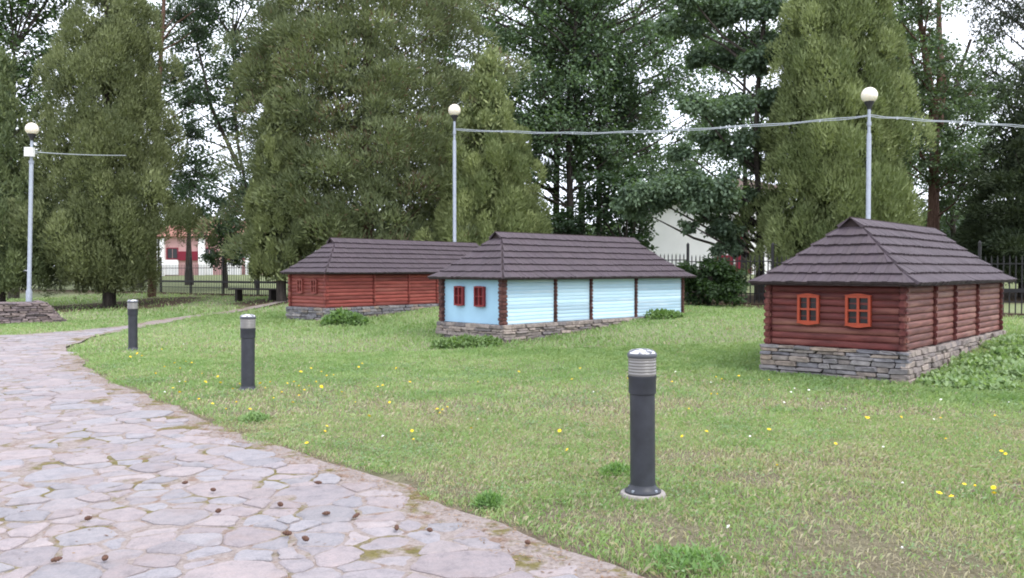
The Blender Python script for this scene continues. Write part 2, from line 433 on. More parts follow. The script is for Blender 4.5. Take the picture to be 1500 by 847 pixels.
# flagstones: cells of an uneven Voronoi net
def flagstones():
    pts = []; tries = 0; r2 = random.Random(11); gridc = {}
    while tries < 80000 and len(pts) < 3200:
        tries += 1
        y = 1.2 + 22.5 * r2.random() ** 1.25; x = -19 + 20.5 * r2.random()
        if x < -.66 * y - 1.2: continue
        r = r2.choice((.065, .08, .10, .13, .16, .22)) * (1 + .03 * max(0, y - 7))
        ok = True; ci, cj = int(x // .8), int(y // .8)
        for a in (-1, 0, 1):
            for b in (-1, 0, 1):
                for (u, v, s) in gridc.get((ci + a, cj + b), ()):
                    if math.hypot((u - x) * .80, (v - y) * 1.18) < (r + s) * .92: ok = False; break
                if not ok: break
            if not ok: break
        if ok: pts.append((x, y, r)); gridc.setdefault((ci, cj), []).append((x, y, r))
    P = np.array(pts); polys = []
    for i, (x, y, r) in enumerate(pts):
        d = np.hypot(P[:, 0] - x, P[:, 1] - y); nb = np.argsort(d)[1:20]
        poly = [np.array((x + .75 * math.cos(a), y + .75 * math.sin(a))) for a in np.linspace(0, 2 * math.pi, 12, endpoint=False)]
        for j in nb:
            q = P[j]; w = (r * r - q[2] ** 2); n = np.array((q[0] - x, q[1] - y)); L = float(n @ n)
            lim = (L + w * 1.2) / 2
            lim = max(lim, .15 * L); out = []
            for k in range(len(poly)):
                a, b = poly[k - 1], poly[k]; da = float((a - (x, y)) @ n) - lim; db = float((b - (x, y)) @ n) - lim
                if da * db < 0: t = da / (da - db); out.append(a + (b - a) * t)
                if db <= 0: out.append(b)
            poly = out
            if len(poly) < 3: break
        if len(poly) < 3: continue
        c = np.mean(poly, 0)
        if not inpoly(np.array([c[0]]), np.array([c[1]]), PATH)[0]: continue
        ed = pdist(np.array([c[0]]), np.array([c[1]]), PATH)[0]
        if ed < .16 + .12 * r2.random(): continue
        polys.append((c, poly, ed))
    return polys
STONE_C = [(.262, .228, .234), (.250, .226, .236), (.238, .226, .240), (.270, .234, .236), (.255, .232, .240), (.278, .244, .245), (.242, .229, .240), (.258, .224, .228)]
def stone_geo(c, poly, rr, zb):
    gap = rr.uniform(.004, .020)
    P = [p for p in poly]
    # drop very short sides, cut corners, shrink for the joint
    Q = []
    for k in range(len(P)):
        if np.hypot(*(P[k] - P[k - 1])) > .045: Q.append(P[k])
    if len(Q) < 3: return None
    R = []
    for k in range(len(Q)):
        a, b = Q[k - 1], Q[k]; t = rr.uniform(.05, .17); s = rr.uniform(.05, .17)
        R += [a + (b - a) * t, a + (b - a) * (.5 + rr.uniform(-.15, .15)) + np.array((rr.uniform(-1, 1), rr.uniform(-1, 1))) * .016, b + (a - b) * s]
    R = [p - (p - c) / (np.hypot(*(p - c)) + 1e-9) * gap for p in R]
    n = len(R); t0 = rr.uniform(-.003, .011); tx, ty = rr.uniform(-.03, .03), rr.uniform(-.03, .03)
    def z(p, o): return t0 + o + (p[0] - c[0]) * tx + (p[1] - c[1]) * ty
    V = [(p[0] - c[0], p[1] - c[1], -.04) for p in R]
    V += [(p[0] - c[0], p[1] - c[1], z(p, -.004)) for p in R]
    I = [p - (p - c) / (np.hypot(*(p - c)) + 1e-9) * .014 for p in R]
    V += [(p[0] - c[0], p[1] - c[1], z(p, .003)) for p in I]
    V += [(0, 0, z(c, .004 + rr.uniform(-.003, .004)))]
    F = []
    for k in range(n):
        m = (k + 1) % n
        F += [(k, m, n + m, n + k), (n + k, n + m, 2 * n + m, 2 * n + k), (2 * n + k, 2 * n + m, 3 * n)]
    A = .5 * abs(sum(R[k - 1][0] * R[k][1] - R[k][0] * R[k - 1][1] for k in range(n)))
    return V, F, A
rr = random.Random(5)
stones = []
for c, poly, ed in flagstones():
    g = stone_geo(c, poly, rr, 0)
    if g is None: continue
    d = c[1]; u = 750 + FPX * c[0] / d; v = HORIZ + FPX * CAMH / d
    vis = -60 < u < 1560 and v < 900
    size = g[2] * FPX * FPX * CAMH / d ** 3
    colr = np.array(rr.choice(STONE_C)) * np.array((1.0, 1.0, 1.0)) * rr.uniform(.90, 1.11)
    stones.append((vis, size, c, g, colr))
stones.sort(key=lambda s: (not s[0], -s[1]))
rest = MB()
for k, (vis, size, c, g, colr) in enumerate(stones):
    z = H(*c) + .012
    if k < 298 and vis:
        mb = MB(); mb.add(g[0], g[1], tuple(colr), False)
        mb.build('flagstone', M_flag, path, (c[0], c[1], z), col=True)
    else:
        rest.add([(p[0] + c[0], p[1] + c[1], p[2] + z) for p in g[0]], g[1], tuple(colr), False)
if rest.v: tag(rest.build('far_flagstones', M_flag, path, col=True), kind='stuff')

# ------------------------------------------------------------------ masonry pieces shared by foundations and walls
def rough_block(seed):
    r = random.Random(seed); b = bmesh.new(); bmesh.ops.create_cube(b, size=1.0)
    bmesh.ops.bevel(b, geom=b.edges[:] , offset=.11, segments=1, affect='EDGES', profile=.6)
    for v in b.verts:
        v.co.x += r.uniform(-.05, .05); v.co.y += r.uniform(-.06, .06); v.co.z += r.uniform(-.07, .07)
    sh = r.uniform(-.12, .12)
    for v in b.verts: v.co.x += v.co.z * sh
    me = bpy.data.meshes.new('stone_%d' % seed); b.to_mesh(me); b.free(); return me
BLOCKS = {}
def blocks(mat):
    if mat.name not in BLOCKS:
        L = []
        for k in range(10):
            me = rough_block(k); me.materials.append(mat); L.append(me)
        BLOCKS[mat.name] = L
    return BLOCKS[mat.name]

def stone_face(parent, mat, length, zlo, ztop, place, ground_at, rh=(.045, .085), rl=(.14, .42), proud=.035, seed=1, depth=.12):
    """courses of rough stones on one face; place(s, z, out) gives the local position, ground_at(s) the local ground height"""
    r = random.Random(seed); z = ztop; bl = blocks(mat); n = 0
    while z > zlo:
        h = r.uniform(*rh); s = -r.uniform(0, .1)
        while s < length:
            w = r.uniform(*rl); e = min(s + w, length + r.uniform(.0, .04))
            s0 = max(s, -.03); mid = (s0 + e) / 2
            if e - s0 > .05 and z > ground_at(mid) - .01:
                o = place(mid, z - h / 2, r.uniform(-.01, proud))
                ob = link('stone', r.choice(bl), None, parent, o[0], (r.uniform(-.03, .03), r.uniform(-.03, .03), o[1] + r.uniform(-.03, .03)),
                          (e - s0 - r.uniform(.004, .014), depth, h - r.uniform(.003, .010)))
                n += 1
            s = e
        z -= h
    return n

# ------------------------------------------------------------------ the three little houses
def half_log(r_out, hgt_, n=7):
    """profile (out, z) of one log of height hgt_ bulging r_out"""
    P = []
    for k in range(n):
        a = -math.pi / 2 + math.pi * k / (n - 1)
        P.append((r_out * (math.cos(a) ** .7 if math.cos(a) > 0 else 0), hgt_ / 2 * math.sin(a)))
    return P
_logs = {}
def log_mesh(length, h, mat, bulge=.04):
    key = (round(length, 3), round(h, 3), mat.name)
    if key not in _logs:
        P = half_log(bulge, h * .98); mb = MB(); n = len(P); V, F = [], []
        segs = 5
        r = random.Random(hash(key) & 0xffff)
        for j in range(segs):
            x = length * j / (segs - 1); dz = r.uniform(-.002, .002); dy = r.uniform(-.003, .003)
            V += [(x, -o + dy, z + dz) for o, z in P]
        for j in range(segs - 1):
            for k in range(n - 1): F.append((j * n + k, (j + 1) * n + k, (j + 1) * n + k + 1, j * n + k + 1))
        F.append(tuple(range(n))); F.append(tuple((segs - 1) * n + k for k in range(n - 1, -1, -1)))
        mb.add(V, F, None, True); me = mb.mesh('log', mat); me.set_sharp_from_angle(angle=math.radians(50)); _logs[key] = me
    return _logs[key]
_ends = {}
def end_mesh(w, d, h, mat):
    key = (round(w, 3), round(d, 3), round(h, 3), mat.name)
    if key not in _ends:
        b = bmesh.new(); bmesh.ops.create_cube(b, size=1)
        bmesh.ops.scale(b, vec=(w, d, h * .97), verts=b.verts)
        bmesh.ops.bevel(b, geom=b.edges[:], offset=min(w, d, h) * .22, segments=2, affect='EDGES')
        me = bpy.data.meshes.new('log_end'); b.to_mesh(me); b.free(); me.materials.append(mat); _ends[key] = me
    return _ends[key]

def make_house(name, label, group, P, stack_px, style, seed):
    cx, cy, th, L, W, zb, o, he, hr, u0, u1 = P
    c, s = math.cos(th), math.sin(th); rr = random.Random(seed)
    mid = (cx + c * L / 2 - s * W / 2, cy + s * L / 2 + c * W / 2)
    g0 = H(cx, cy) - .02
    root = empty(name, (cx, cy, g0), th); tag(root, label, 'house', group)
    zb -= g0; he -= g0; hr -= g0                     # heights above the root
    wx = lambda u, v: (cx + u * c - v * s, cy + u * s + v * c)
    gl = lambda u, v: H(*wx(u, v)) - g0
    # foundation
    mb = MB(); e = .01
    mb.box((-e, -e, -.3), (L + e, W + e, zb - .004)); fnd = mb.build('foundation', M_mortar, root)
    fs = style['stone']; fs2 = style.get('stone_side', fs)
    pr = style.get('proud', .06)
    stone_face(fnd, fs, W + .10, -.12, zb, lambda q, z, out: ((-pr - .0 - out + .05, W + .05 - q, z), math.pi / 2), lambda q: gl(-.1, W - q), seed=seed)
    stone_face(fnd, fs2, L + .05, -.12, zb, lambda q, z, out: ((q - .05, -pr - out + .05, z), 0), lambda q: gl(q, -.1), seed=seed + 1)
    # walls
    rows = style['rows']; hw = he + .06 - zb; rh = hw / rows
    us = [((px - 750) / FPX * cy - cx) / (c - (px - 750) / FPX * s) for px in stack_px]
    us = [u for u in us if u < L - .25] + [L - .05]
    inset = .03
    mb = MB(); mb.box((inset, inset, zb), (inset + .05, W - inset, he + .07)); front = mb.build('front_wall', style['front_mat'], root)
    mb = MB(); mb.box((inset + .05, inset, zb), (L - inset, inset + .05, he + .07)); side = mb.build('side_wall', style['core'], root)
    mb = MB(); mb.box((inset + .05, W - inset - .05, zb), (L - inset, W - inset, he + .07)); mb.build('far_wall', style['core'], root)
    mb = MB(); mb.box((L - inset - .05, inset + .05, zb), (L - inset, W - inset - .05, he + .07)); mb.build('end_wall', style['core'], root)
    if style['front'] == 'logs':
        for k in range(rows):
            link('log', log_mesh(W - 2 * inset - .10, rh, style['front_mat'], .026), None, front, (inset + .002, W - inset - .05, zb + rh * (k + .5)), (0, 0, -math.pi / 2))
    edges = [.0] + us
    for b in range(len(edges) - 1):
        a0 = edges[b] + (.06 if b == 0 else .035); a1 = edges[b + 1] - .035
        for k in range(rows):
            link('log', log_mesh(a1 - a0, rh, style['side_mat'], style.get('bulge', .024)), None, side, (a0, inset + .002, zb + rh * (k + .5)))
    ends = style['end_mat']; ew = style.get('end_w', .11)
    for k in range(rows):
        z = zb + rh * (k + .5)
        j = rr.uniform(-.006, .006)
        alt = .012 if k % 2 else -.006
        link('log_end', end_mesh(ew + alt, ew - alt, rh, ends), None, front, (.005 + j, .015 - j, z))
        link('log_end', end_mesh(ew * .9 - alt, ew * .9 + alt, rh, ends), None, front, (.01 + j, W - .015, z))
        for u in us:
            link('log_end', end_mesh(style.get('part_w', .07), .10, rh, ends), None, side, (u, inset - .02 + rr.uniform(-.006, .006), z))
    mb = MB(); mb.box((-.02, -.02, he + .062), (L + .02, W + .02, he + .085)); mb.build('wall_plate', M_deck, root)
    # windows on the front
    for (v, zc, w, h) in style['windows']:
        zc += zb
        win = MB(); fr = .035 * style.get('wf', 1)
        x0 = -.04; x1 = .025
        oz = style['win_mat']
        win.box((x0, v - w / 2, zc - h / 2), (x1, v - w / 2 + fr, zc + h / 2)); win.box((x0, v + w / 2 - fr, zc - h / 2), (x1, v + w / 2, zc + h / 2))
        win.box((x0, v - w / 2 + fr, zc + h / 2 - fr), (x1, v + w / 2 - fr, zc + h / 2)); win.box((x0, v - w / 2 + fr, zc - h / 2), (x1, v + w / 2 - fr, zc - h / 2 + fr))
        wo = win.build('window', oz, root)
        ap = MB()                                        # shaped apron and head boards
        def shaped(z, sgn):
            n = 9; V, F = [], []
            for i in range(n):
                t = i / (n - 1); y = v - w / 2 - .012 + (w + .024) * t
                d = (.016 + .012 * math.cos((t - .5) * 2 * math.pi)) * sgn * style.get('apron', 1)
                V += [(x0 - .008, y, z), (x0 - .008, y, z + d), (x0 + .03, y, z), (x0 + .03, y, z + d)]
            for i in range(n - 1):
                a = i * 4; b = a + 4
                F += [(a, b, b + 1, a + 1), (a + 2, a + 3, b + 3, b + 2), (a + 1, b + 1, b + 3, a + 3), (a, a + 2, b + 2, b)]
            F += [(0, 1, 3, 2), ((n - 1) * 4, (n - 1) * 4 + 2, (n - 1) * 4 + 3, (n - 1) * 4 + 1)]
            ap.add(V, F)
        shaped(zc - h / 2, -1); ap.build('apron', oz, wo)
        ap = MB(); shaped(zc + h / 2, 1); ap.build('head_board', oz, wo)
        mw = .016 * style.get('wf', 1)
        mu = MB(); mu.box((x0 + .006, v - mw, zc - h / 2 + fr), (x1, v + mw, zc + h / 2 - fr)); mu.build('mullion', oz, wo)
        for sg in (-1, 1):
            y0, y1 = (v - w / 2 + fr, v - mw) if sg < 0 else (v + mw, v + w / 2 - fr)
            mu = MB(); mu.box((x0 + .008, y0, zc - mw * .8), (x1, y1, zc + mw * .8)); mu.build('glazing_bar', oz, wo)
            for zz in (-1, 1):
                z0, z1 = (zc - h / 2 + fr, zc - mw * .8) if zz < 0 else (zc + mw * .8, zc + h / 2 - fr)
                pn = MB(); pn.box((x0 + .045, y0, z0), (x1 - .004, y1, z1)); pn.build('pane', style['pane_mat'], wo)
    # roof: concave slopes, seven courses of shingles, a small gablet at each end of the ridge
    NC = 7; g = 1.0 / NC; D = W / 2 + o; pw = 1 / 1.13
    Df, Dr = u0 + .05 + o, L + o - u1 + .05
    ds = lambda t: D * t ** pw
    df = lambda t: Df * (t / (1 - g)) ** pw
    dr = lambda t: Dr * (t / (1 - g)) ** pw
    zt = lambda t: he + (hr - he) * t
    def umin(t): return -o + df(t) if t <= 1 - g + 1e-6 else u0
    def umax(t): return L + o - dr(t) if t <= 1 - g + 1e-6 else u1
    rf = MB()
    ts = [k / NC for k in range(NC + 1)]
    for sgn in (0, 1):                                   # deck under the shingles
        for k in range(NC):
            t0, t1 = ts[k], ts[k + 1]
            y = lambda t: (-o + ds(t)) if sgn == 0 else (W + o - ds(t))
            l1 = umin(t1) if k < NC - 1 else u0
            r1 = umax(t1) if k < NC - 1 else u1
            l0 = umin(t0) if k < NC - 1 else u0; r0 = umax(t0) if k < NC - 1 else u1
            q = [(l0, y(t0), zt(t0)), (r0, y(t0), zt(t0)), (r1, y(t1), zt(t1)), (l1, y(t1), zt(t1))]
            rf.add(q, [(0, 1, 2, 3) if sgn == 0 else (3, 2, 1, 0)])
    for fr_ in (0, 1):
        for k in range(NC - 1):
            t0, t1 = ts[k], ts[k + 1]
            x = (lambda t: -o + df(t)) if fr_ == 0 else (lambda t: L + o - dr(t))
            q = [(x(t0), -o + ds(t0), zt(t0)), (x(t0), W + o - ds(t0), zt(t0)), (x(t1), W + o - ds(t1), zt(t1)), (x(t1), -o + ds(t1), zt(t1))]
            rf.add(q, [(3, 2, 1, 0) if fr_ == 0 else (0, 1, 2, 3)])
    rf.box((-o + .01, -o + .01, he - .03), (L + o - .01, W + o - .01, he - .002))
    roof = rf.build('roof', M_deck, root)
    for uu, sg in ((u0 + .045, 1), (u1 - .045, -1)):      # gablets
        t = 1 - g; a = ds(t); mbg = MB()
        mbg.add([(uu, -o + a, zt(t)), (uu, W + o - a, zt(t)), (uu, W / 2, hr - .005), (uu + .02 * sg, -o + a, zt(t)), (uu + .02 * sg, W + o - a, zt(t)), (uu + .02 * sg, W / 2, hr - .005)],
                [(0, 2, 1), (3, 4, 5), (0, 1, 4, 3), (1, 2, 5, 4), (2, 0, 3, 5)])
        mbg.build('gablet', M_deck, roof)
    base = np.array(style.get('shingle', (.067, .052, .060)))
    def course(ptf, a0f, a1f, t0, t1, nrm):
        """shingles between heights t0 and t1; ptf(a, t) is the roof surface, a runs along the eave"""
        mb = MB(); tt = min(t1 + .03, 1.0); a = a0f(t0); A1 = a1f(t0)
        wavy = rr.uniform(0, 6)
        while a < A1 - 1e-4:
            w = rr.uniform(.05, .085); b = min(a + w, A1)
            lo = lambda q: min(max(q, a0f(tt)), a1f(tt))
            drop = rr.uniform(-.006, .006) + .005 * math.sin(a * 1.3 + wavy)
            tb = t0 - (.02 if t0 > 0 else .012) + drop
            T = rr.uniform(.047, .054); G = .0012
            p00 = Vector(ptf(a + G, tb)); p10 = Vector(ptf(b - G, tb)); p11 = Vector(ptf(lo(b - G), tt)); p01 = Vector(ptf(lo(a + G), tt))
            N = Vector(nrm)
            V = [p00 + N * .002, p10 + N * .002, p11 + N * .001, p01 + N * .001, p00 + N * T, p10 + N * T, p11 + N * .006, p01 + N * .006]
            cc = base * rr.uniform(.92, 1.09) * np.array((1, rr.uniform(.98, 1.02), rr.uniform(.98, 1.03)))
            mb.add(V, [(4, 5, 6, 7), (0, 1, 5, 4), (1, 2, 6, 5), (3, 0, 4, 7), (2, 3, 7, 6), (0, 3, 2, 1)], tuple(cc)); a = b
        ob = mb.build('shingle_course', M_shingle, roof, col=True); tag(ob, kind='stuff')
    sl = math.atan2(hr - he, D)
    def clampt(t): return max(t, 0)
    def ext(f, t):                                       # a little drip past the eave
        return f(t) if t >= 0 else f(0) + t * D * .9
    for k in range(NC):
        t0, t1 = ts[k], ts[k + 1]; top = k == NC - 1
        zz = lambda t: zt(t)
        for sgn in (0, 1):
            yf = (lambda a, t: (a, -o + ext(ds, t), zz(t))) if sgn == 0 else (lambda a, t: (a, W + o - ext(ds, t), zz(t)))
            nr = (0, -math.sin(sl), math.cos(sl)) if sgn == 0 else (0, math.sin(sl), math.cos(sl))
            a0 = (lambda t: u0 - .02) if top else (lambda t: umin(min(max(t, 0), 1 - g)))
            a1 = (lambda t: u1 + .02) if top else (lambda t: umax(min(max(t, 0), 1 - g)))
            course(yf, a0, a1, t0, t1, nr)
        if top: continue
        b0 = lambda t: -o + ds(min(max(t, 0), 1 - g)); b1 = lambda t: W + o - ds(min(max(t, 0), 1 - g))
        tl = min(t1, 1 - g - .03) if k == NC - 2 else t1
        sf = math.atan2((hr - he) * (1 - g), Df); sb = math.atan2((hr - he) * (1 - g), Dr)
        course(lambda a, t: (-o + ext(df, t), a, zz(t)), b0, b1, t0, tl, (-math.sin(sf), 0, math.cos(sf)))
        course(lambda a, t: (L + o - ext(dr, t), a, zz(t)), b0, b1, t0, tl, (math.sin(sb), 0, math.cos(sb)))
    rc = MB(); rc.box((u0 - .03, W / 2 - .012, hr - .012), (u1 + .03, W / 2 + .012, hr + .014)); rc.build('ridge_board', M_deck, roof)
    return root

PI = math.pi
FOOT = []      # footprints kept free of grass
H_RIGHT = (5.273, 11.433, .852, 5.667, 1.952, .464, .185, 1.375, 2.335, .67, 5.02)
H_BLUE = (-.177, 17.098, .777, 6.331, 1.926, .464, .20, 1.40, 2.385, .70, 5.52)
H_LEFT = (-4.75, 21.842, .87, 7.2, 1.58, .601, .165, 1.495, 2.439, .751, 6.50)
for P in (H_RIGHT, H_BLUE, H_LEFT):
    c, s = math.cos(P[2]), math.sin(P[2])
    f = lambda u, v: (P[0] + u * c - v * s, P[1] + u * s + v * c)
    FOOT.append(np.array([f(-.1, -.1), f(P[3] + .1, -.1), f(P[3] + .1, P[4] + .1), f(-.1, P[4] + .1)]))
make_house('log_cabin', 'dark red log cabin with two orange window frames on slate footing', 'little wooden houses', H_RIGHT, (1370, 1399, 1432),
           dict(stone=M_slate, stone_side=M_slate_pale, rows=10, front='logs', front_mat=M_red_dark, side_mat=M_red_side, core=M_log_end, end_mat=M_red_dark, end_w=.12,
                windows=[(1.318, .536, .315, .40), (.614, .536, .345, .42)], win_mat=M_orange, pane_mat=M_glass_dark), 21)
make_house('plank_cottage', 'pale blue painted cottage with red windows and dark log posts', 'little wooden houses', H_BLUE, (814, 866, 932),
           dict(stone=M_slate_pale, rows=13, front='plain', front_mat=M_blue_wall, side_mat=M_blue_board, bulge=.007, core=M_blue_wall, end_mat=M_log_end, end_w=.15,
                windows=[(1.333, .56, .28, .40), (.691, .56, .30, .41)], win_mat=M_redpaint, pane_mat=M_redpaint_d, apron=.4, wf=.8, proud=.09), 22)
make_house('log_cabin', 'brick red log cabin farthest back, half hidden by the blue cottage', 'little wooden houses', H_LEFT, (548, 599, 640, 690),
           dict(stone=M_slate, rows=10, front='logs', front_mat=M_red_bright, side_mat=M_red_bright, core=M_log_end, end_mat=M_red_bright, end_w=.12,
                windows=[(1.10, .55, .24, .36), (.50, .55, .24, .36)], win_mat=M_red_bright, pane_mat=M_red_dark), 23)

# ------------------------------------------------------------------ bollard lights
def make_bollard():
    root = empty('bollard_light')
    mb = MB(); mb.lathe([(.155, -.02), (.158, .008), (.15, .020), (.02, .022)], 28); ft = mb.build('concrete_footing', M_concrete, root)
    mb = MB(); mb.lathe([(.125, .020), (.126, .032), (.112, .040), (.096, .056), (.0895, .075), (.02, .0755)], 28); fl = mb.build('flange', M_graphite, root)
    for k in range(4):
        a = PI / 4 + k * PI / 2; b = MB(); b.lathe([(.011, .033), (.011, .047), (.004, .050)], 6, None, .111 * math.cos(a), .111 * math.sin(a)); b.build('bolt', M_galv, fl)
    mb = MB(); mb.lathe([(.0885, .06), (.086, .10), (.086, .71), (.02, .711)], 32); mb.build('body', M_graphite, root)
    mb = MB(); mb.lathe([(.0862, .700), (.0935, .704), (.0945, .716), (.0945, .800), (.0985, .812), (.0985, .826), (.02, .8265)], 32); mb.build('collar', M_graphite, root)
    pr = [(.093, .827)]
    for k in range(6):
        z = .830 + k * .0205; pr += [(.0935, z), (.0965, z + .005), (.0972, z + .011), (.0965, z + .016)]
    pr += [(.0885, .954), (.02, .9545)]
    mb = MB(); mb.lathe(pr, 32); mb.build('diffuser', M_ribglass, root)
    mb = MB(); mb.lathe([(.0985, .952), (.1015, .956), (.1015, .976), (.097, .982), (.02, .9822)], 32); cp = mb.build('cap', M_capmet, root)
    mb = MB(); mb.lathe([(.0955, .982), (.088, .995), (.070, 1.004), (.04, 1.009), (.005, 1.0105)], 32); mb.build('dome', M_capsoil, cp)
    return root
def copy_tree(o, parent=None):
    n = o.copy(); COL.objects.link(n); n.parent = parent
    for ch in list(o.children): copy_tree(ch, n)
    return n
B0 = make_bollard()
bl_pos = [((.905, 5.87), 0, 'graphite bollard light on pale concrete disc, nearest the viewer'),
          ((-3.435, 11.07), .5, 'graphite bollard light in the lawn, middle one of the three'),
          ((-7.43, 16.7), 1.1, 'small graphite bollard light farthest away by the path bend')]
for k, ((x, y), rz, lb) in enumerate(bl_pos):
    o = B0 if k == 0 else copy_tree(B0)
    o.location = (x, y, H(x, y) + (.004 if k == 0 else -.02)); o.rotation_euler = (math.radians((.0, .3, -.2)[k]), math.radians((-.5, .3, .4)[k]), rz)
    tag(o, lb, 'bollard', 'bollard lights along the path')

# ------------------------------------------------------------------ globe lamp posts and their cables
def lamp(px, d, py_globe, label, base=None, lean=0.0, box=False, gd=.46):
    x, y = at(px, d); zc = CAMH + (HORIZ - py_globe) * d / FPX
    zg = H(x, y) if base is None else base; hh = zc - zg
    root = empty('lamp_post', (x, y, zg)); root.rotation_euler = (0, lean, 0); tag(root, label, 'lamp post', 'globe lamp posts')
    mb = MB(); mb.lathe([(.09, -.25), (.09, .9 if not box else .3), (.062, 1.0 if not box else .4), (.060, hh - 1.05), (.05, hh - 1.0), (.02, hh - .99)], 16); mb.build('pole', M_galv, root)
    mb = MB(); mb.lathe([(.042, hh - 1.02), (.040, hh - gd * .5 - .12), (.02, hh - gd * .5 - .11)], 14); mb.build('upper_pole', M_galv, root)
    mb = MB(); mb.lathe([(.05, hh - gd * .5 - .16), (.055, hh - gd * .5 - .10), (.12, hh - gd * .5 - .0), (.13, hh - gd * .5 + .05), (.02, hh - gd * .5 + .051)], 20); mb.build('globe_holder', M_black, root)
    pr = []
    for k in range(15):
        a = -PI / 2 + .42 + (PI - .44) * k / 14; pr.append((gd / 2 * math.cos(a), hh + gd / 2 * math.sin(a)))
    mb = MB(); mb.lathe(pr, 28); mb.build('globe', M_globe, root)
    if box:
        mb = MB(); mb.box((-.14, -.17, hh - .86), (.13, -.045, hh - .58)); b = mb.build('junction_box', M_boxwhite, root)
        mb = MB(); mb.box((-.10, -.176, hh - .82), (.09, -.171, hh - .62)); mb.build('lid', M_boxwhite, b)
        mb = MB(); mb.lathe([(.075, hh - 1.06), (.075, hh - .98), (.02, hh - .979)], 16); mb.build('clamp', M_galv, root)
    else:
        mb = MB(); mb.lathe([(.058, hh - .80), (.058, hh - .70), (.02, hh - .699)], 14); mb.build('clamp', M_galv, root)
    return root
WALL_TOP = .60
lamp(42, 26.6, 190, 'leaning lamp post with white junction box on the drystone wall', WALL_TOP, .030, True, .39)
lamp(666, 29, 163, 'globe lamp post rising behind the blue cottage and the back cabin', None, 0, False, .42)
lamp(1271, 22.6, 141, 'globe lamp post with cables on both sides behind the right cabin', None, 0, False, .42)

def cable(pts, r, label, twin=True):
    root = empty('overhead_cable', pts[0]); tag(root, label, 'cable', 'overhead lamp cables'); o0 = Vector(pts[0])
    P = [Vector(p) - o0 for p in pts]
    fine = []
    for i in range(len(P) - 1):
        p0, p1, p2, p3 = P[max(i - 1, 0)], P[i], P[i + 1], P[min(i + 2, len(P) - 1)]
        for k in range(8):
            t = k / 8; fine.append(.5 * ((2 * p1) + (p2 - p0) * t + (2 * p0 - 5 * p1 + 4 * p2 - p3) * t * t + (3 * p1 - p0 - 3 * p2 + p3) * t ** 3))
    fine.append(P[-1])
    for sgn in ((-1, 1) if twin else (0,)):
        q = [p + Vector((0, 0, sgn * (.018 + .012 * math.sin(i * .9 + sgn)))) for i, p in enumerate(fine)]
        mb = MB(); mb.tube(q, r, 6); mb.build('conductor', M_cable, root)
    if twin:
        for i in range(6, len(fine) - 4, 9):
            mb = MB(); mb.box((-.02, -.015, -.036), (.02, .015, .036)); mb.build('cable_tie', M_cable, root, fine[i])
def W3(px, py, d): return at(px, d, py)
cable([W3(668, 191, 29), W3(760, 194.5, 27.8), W3(850, 196, 26.6), W3(950, 193.5, 25.4), W3(1040, 189, 24.6), W3(1170, 180.5, 23.5), W3(1269, 171, 22.6)], .012, 'twin grey cable slung between the middle and right lamp posts')
cable([W3(1273, 171, 22.6), W3(1330, 175.5, 23.2), W3(1420, 181.5, 24), W3(1500, 186, 24.8), W3(1600, 190, 25.6), W3(1800, 186, 28)], .011, 'thin grey cable leading off right from the right lamp post')
cable([W3(54, 223.5, 26.9), W3(90, 226, 28), W3(140, 228, 30), W3(186, 228.5, 32.6)], .016, 'short grey cable from the left lamp post into the tall thuja', False)

# ------------------------------------------------------------------ drystone planter wall under the left lamp
def drystone():
    x1, y0 = at(97, 25.8); root = empty('stone_wall', (x1, y0, 0), .6); tag(root, 'low drystone wall at the left edge under the leaning lamp post', 'wall')
    Lw = 6.0; sl = .55; mb = MB()
    V = [(-Lw, .03, -.2), (-.03, .03, -.2), (-.03, 2.2, -.2), (-Lw, 2.2, -.2), (-Lw, .06, WALL_TOP - .03), (-sl + .0, .06, WALL_TOP - .03), (-sl, 2.2, WALL_TOP - .03), (-Lw, 2.2, WALL_TOP - .03)]
    mb.add(V, [(0, 3, 2, 1), (4, 5, 6, 7), (0, 1, 5, 4), (1, 2, 6, 5), (2, 3, 7, 6), (3, 0, 4, 7)]); core = mb.build('wall_core', M_mortar, root)
    r = random.Random(77); z = .0 - .06; bl = blocks(M_wallstone)
    while z < WALL_TOP - .02:
        h = r.uniform(.035, .075); s = -Lw; end = -max(0, (z + h)) / WALL_TOP * sl
        while s < end:
            e = min(s + r.uniform(.14, .42), end + .02)
            if e - s > .05: link('stone', r.choice(bl), None, core, ((s + e) / 2, .03 + r.uniform(-.03, .03), z + h / 2), (r.uniform(-.04, .04), r.uniform(-.04, .04), r.uniform(-.05, .05)), (e - s - .01, .16, h - .006))
            s = e
        y = .1
        while y < 2.1:                                   # the sloping right end
            e = y + r.uniform(.16, .4)
            link('stone', r.choice(bl), None, core, (end - .02 + r.uniform(-.03, .03), (y + e) / 2, z + h / 2), (r.uniform(-.04, .04), .0, PI / 2 + r.uniform(-.05, .05)), (e - y - .01, .16, h - .006)); y = e
        z += h
    s = -Lw
    while s < -sl:
        e = min(s + r.uniform(.25, .55), -sl + .05); y = .0
        while y < 1.2:
            f = y + r.uniform(.25, .5)
            link('stone', r.choice(bl), None, core, ((s + e) / 2, (y + f) / 2 - .01, WALL_TOP - .02), (r.uniform(-.03, .03), r.uniform(-.03, .03), 0), (e - s - .01, f - y - .01, .05)); y = f
        s = e
M_wallstone = mat_stone('wall_slate', [(.10, .08, .085), (.19, .15, .15), (.13, .11, .12), (.26, .21, .20), (.16, .125, .12)])
drystone()

